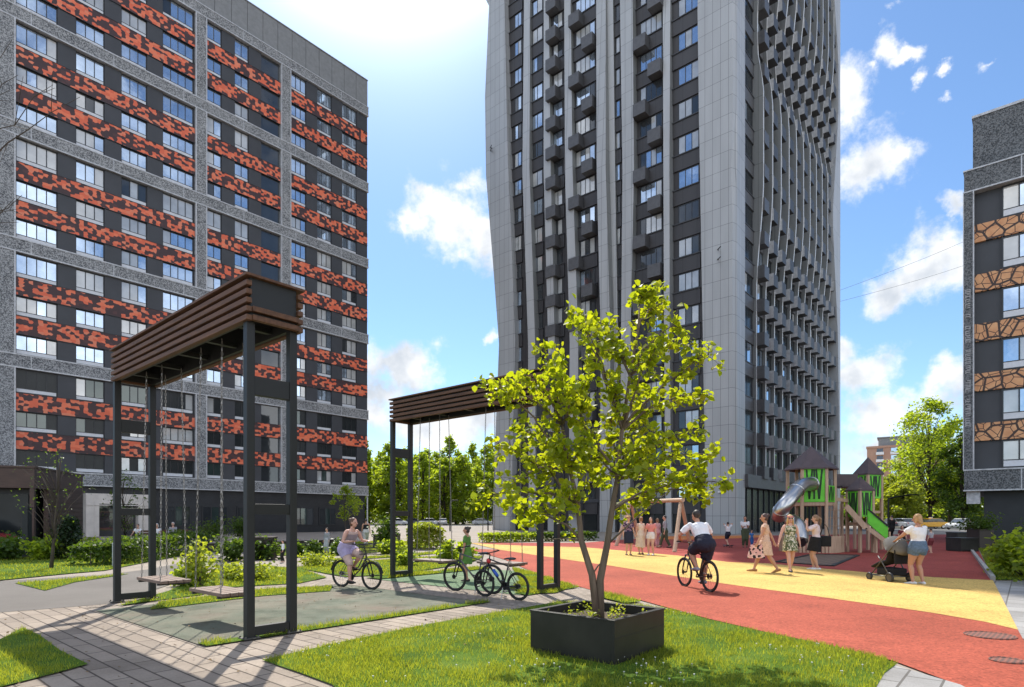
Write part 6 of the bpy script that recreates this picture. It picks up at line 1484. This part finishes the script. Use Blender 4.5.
    far(892, 541, 1.76, 20, 'man dressed all in black standing under the street lamp by the playground stair', black, black, female=False, to={'sleeve':1.8,'low':-.02})
    sk_ = far(728, 547.5, 1.32, 15, 'boy in white t-shirt and dark shorts on a skateboard, hands raised to his head', white, navy, female=False, bk='shorts', bo={'len':.8}, hands=[(.16,.14,1.22),(-.16,.14,1.22)], feet=[(.07,.14,.16),(-.07,-.14,.16)], pelvis=(0,0,.72), extra=[('shoe', shoe_d)])
    p = G(728,547.5); E = empty('skateboard', (p.x,p.y,0), R(15), 'small dark skateboard under the boy in the white t-shirt', 'skateboard'); m = MB(); m.tube([(0,-.36,.13),(0,-.26,.09),(0,.26,.09),(0,.36,.13)], (.1,.012), 10); m.build('deck', M['frame_dark'], E)
    for y in (-.22,.22):
        for x in (-.08,.08): m = MB(); m.tube([(x-.018,y,.032),(x+.018,y,.032)], .03, 10); m.build('wheel', M['frame_dark'], E)
    far(745, 547.5, 1.66, 165, 'adult in white t-shirt and dark green trousers with hands together by the tower entrance', white, olive, sk='tan', female=False, hands=[(.06,.24,1.10),(-.08,.24,1.16)], extra=[('shoe', shoe_d)])
    far(751.5, 548, .95, 200, 'small child in bright blue clothes beside the adult by the tower entrance', cloth('bright_blue_cloth',(.05,.16,.42)), cloth('bright_blue_trousers',(.04,.12,.34)), extra=[('shoe', shoe_w)])
    far(628.5, 555.5, 1.66, 185, 'woman with a straw hat, dark print top and dark skirt under the young tree', printed('dark_floral_print',(.03,.03,.06),(.12,.05,.10),(.35,.25,.3),30), navy, bk='skirt', bo={'hem':.30,'flare':1.05}, extra=[('hat', cloth('straw_hat',(.45,.27,.12))),('shoe', shoe_d)])
    far(641, 554.8, 1.62, 20, 'woman in a long pale cream dress with her back turned, under the young tree', cloth('cream_dress',(.66,.56,.46)), None, tk='dress', to={'sleeve':0,'low':-.02,'hem':.20,'flare':1.15}, bk=None, hair=('bun',(.25,.12,.06)), extra=[('shoe', shoe_d)])
    far(651, 555.3, 1.60, 150, 'woman in coral pink top and white shorts under the young tree', pinkc, cloth('white_shorts',(.66,.6,.58)), bk='shorts', bo={'len':.4}, hair=('shoulder',(.10,.05,.03)), extra=[('shoe', shoe_w)])
    far(657.5, 547, 1.55, 30, 'person in a pink striped outfit beyond the woman in coral pink', cloth('pale_pink_cloth',(.62,.34,.34)), cloth('pink_trousers',(.6,.3,.3)), hair=('bob',(.2,.1,.05)))
    far(665, 548, 1.70, 80, 'man in a grey checked shirt and green trousers walking behind the group', grey, olive, female=False, feet=[(.05,.25,.08),(-.05,-.25,.1)], to={'sleeve':1.6,'low':-.03}, extra=[('shoe', shoe_d)])
    far(467, 581.5, 1.36, 75, 'girl in a green dress with dark hair in a bun behind the parked bicycles', green, None, sk='tan', tk='dress', to={'sleeve':.6,'low':-.02,'hem':.33,'flare':1.1}, bk=None, hair=('bun',(.03,.02,.018)), vox=.012, extra=[('shoe', shoe_d)], hd=(10,0))
    far(366, 546, 1.52, 15, 'man in a black sleeveless vest walking away left of the far swing frame', black, cloth('light_trousers',(.5,.48,.45)), sk='tan', female=False, tk='vest', to={'sleeve':0,'low':0}, feet=[(.05,.2,.07),(-.05,-.2,.1)])
    far(327, 553.5, 1.13, 150, 'child in a grey vest and pale trousers standing on the shaded path', grey, cloth('pale_grey_trousers',(.42,.42,.44)), tk='top', to={'sleeve':1.7,'low':-.02})
    far(283, 562.5, .80, 120, 'toddler in a white top and black trousers beside the near swing frame', white, black, to={'sleeve':1.7,'low':0})
    # sitters on benches behind the hedge
    def bench(px, d, lab):
        p = P(px, 518, d); E = empty('park_bench', (p.x,p.y,0), R(12), lab, 'bench'); m = MB(); [m.box(-.8,.8,-.24+.12*i,-.14+.12*i,.42,.46) for i in range(4)]; m.build('seat', M['wood_brown'], E)
        m = MB(); [m.box(-.8,.8,.26,.30,.55+.13*i,.65+.13*i) for i in range(3)]; m.build('backrest', M['wood_brown'], E)
        for x in (-.7,.66): m = MB(); m.box(x,x+.05,-.22,.28,0,.42); m.box(x,x+.05,.24,.28,.42,.92); m.build('leg', M['steel_dark'], E)
        return p
    sit = dict(pelvis=(0,0,.56), feet=[(.1,.42,.08),(-.1,.40,.08)], knee=(0,.3,1))
    p = bench(174, 33, 'brown bench holding the grey haired person before the left block')
    far(173, 0, 1.62, 192, 'grey haired person in a grey top sitting on the bench before the left block', grey, black, hair=('short',(.45,.45,.45)), d=32.9, to={'sleeve':1.7,'low':0}, hands=[(.14,.34,.66),(-.14,.34,.66)], **sit)
    p = bench(147, 31, 'brown bench half hidden by the hedge near the far left swing post')
    far(157, 0, 1.5, 200, 'white haired person sitting on the bench right of the far swing post', white, black, hair=('bob',(.6,.58,.55)), d=30.9, hands=[(.14,.34,.66),(-.14,.34,.66)], **sit)
    far(138, 0, 1.45, 180, 'person in a white top sitting on the bench between the far swing posts', white, black, hair=('short',(.08,.06,.05)), d=30.9, hands=[(.14,.34,.66),(-.14,.34,.66)], **sit)
people()
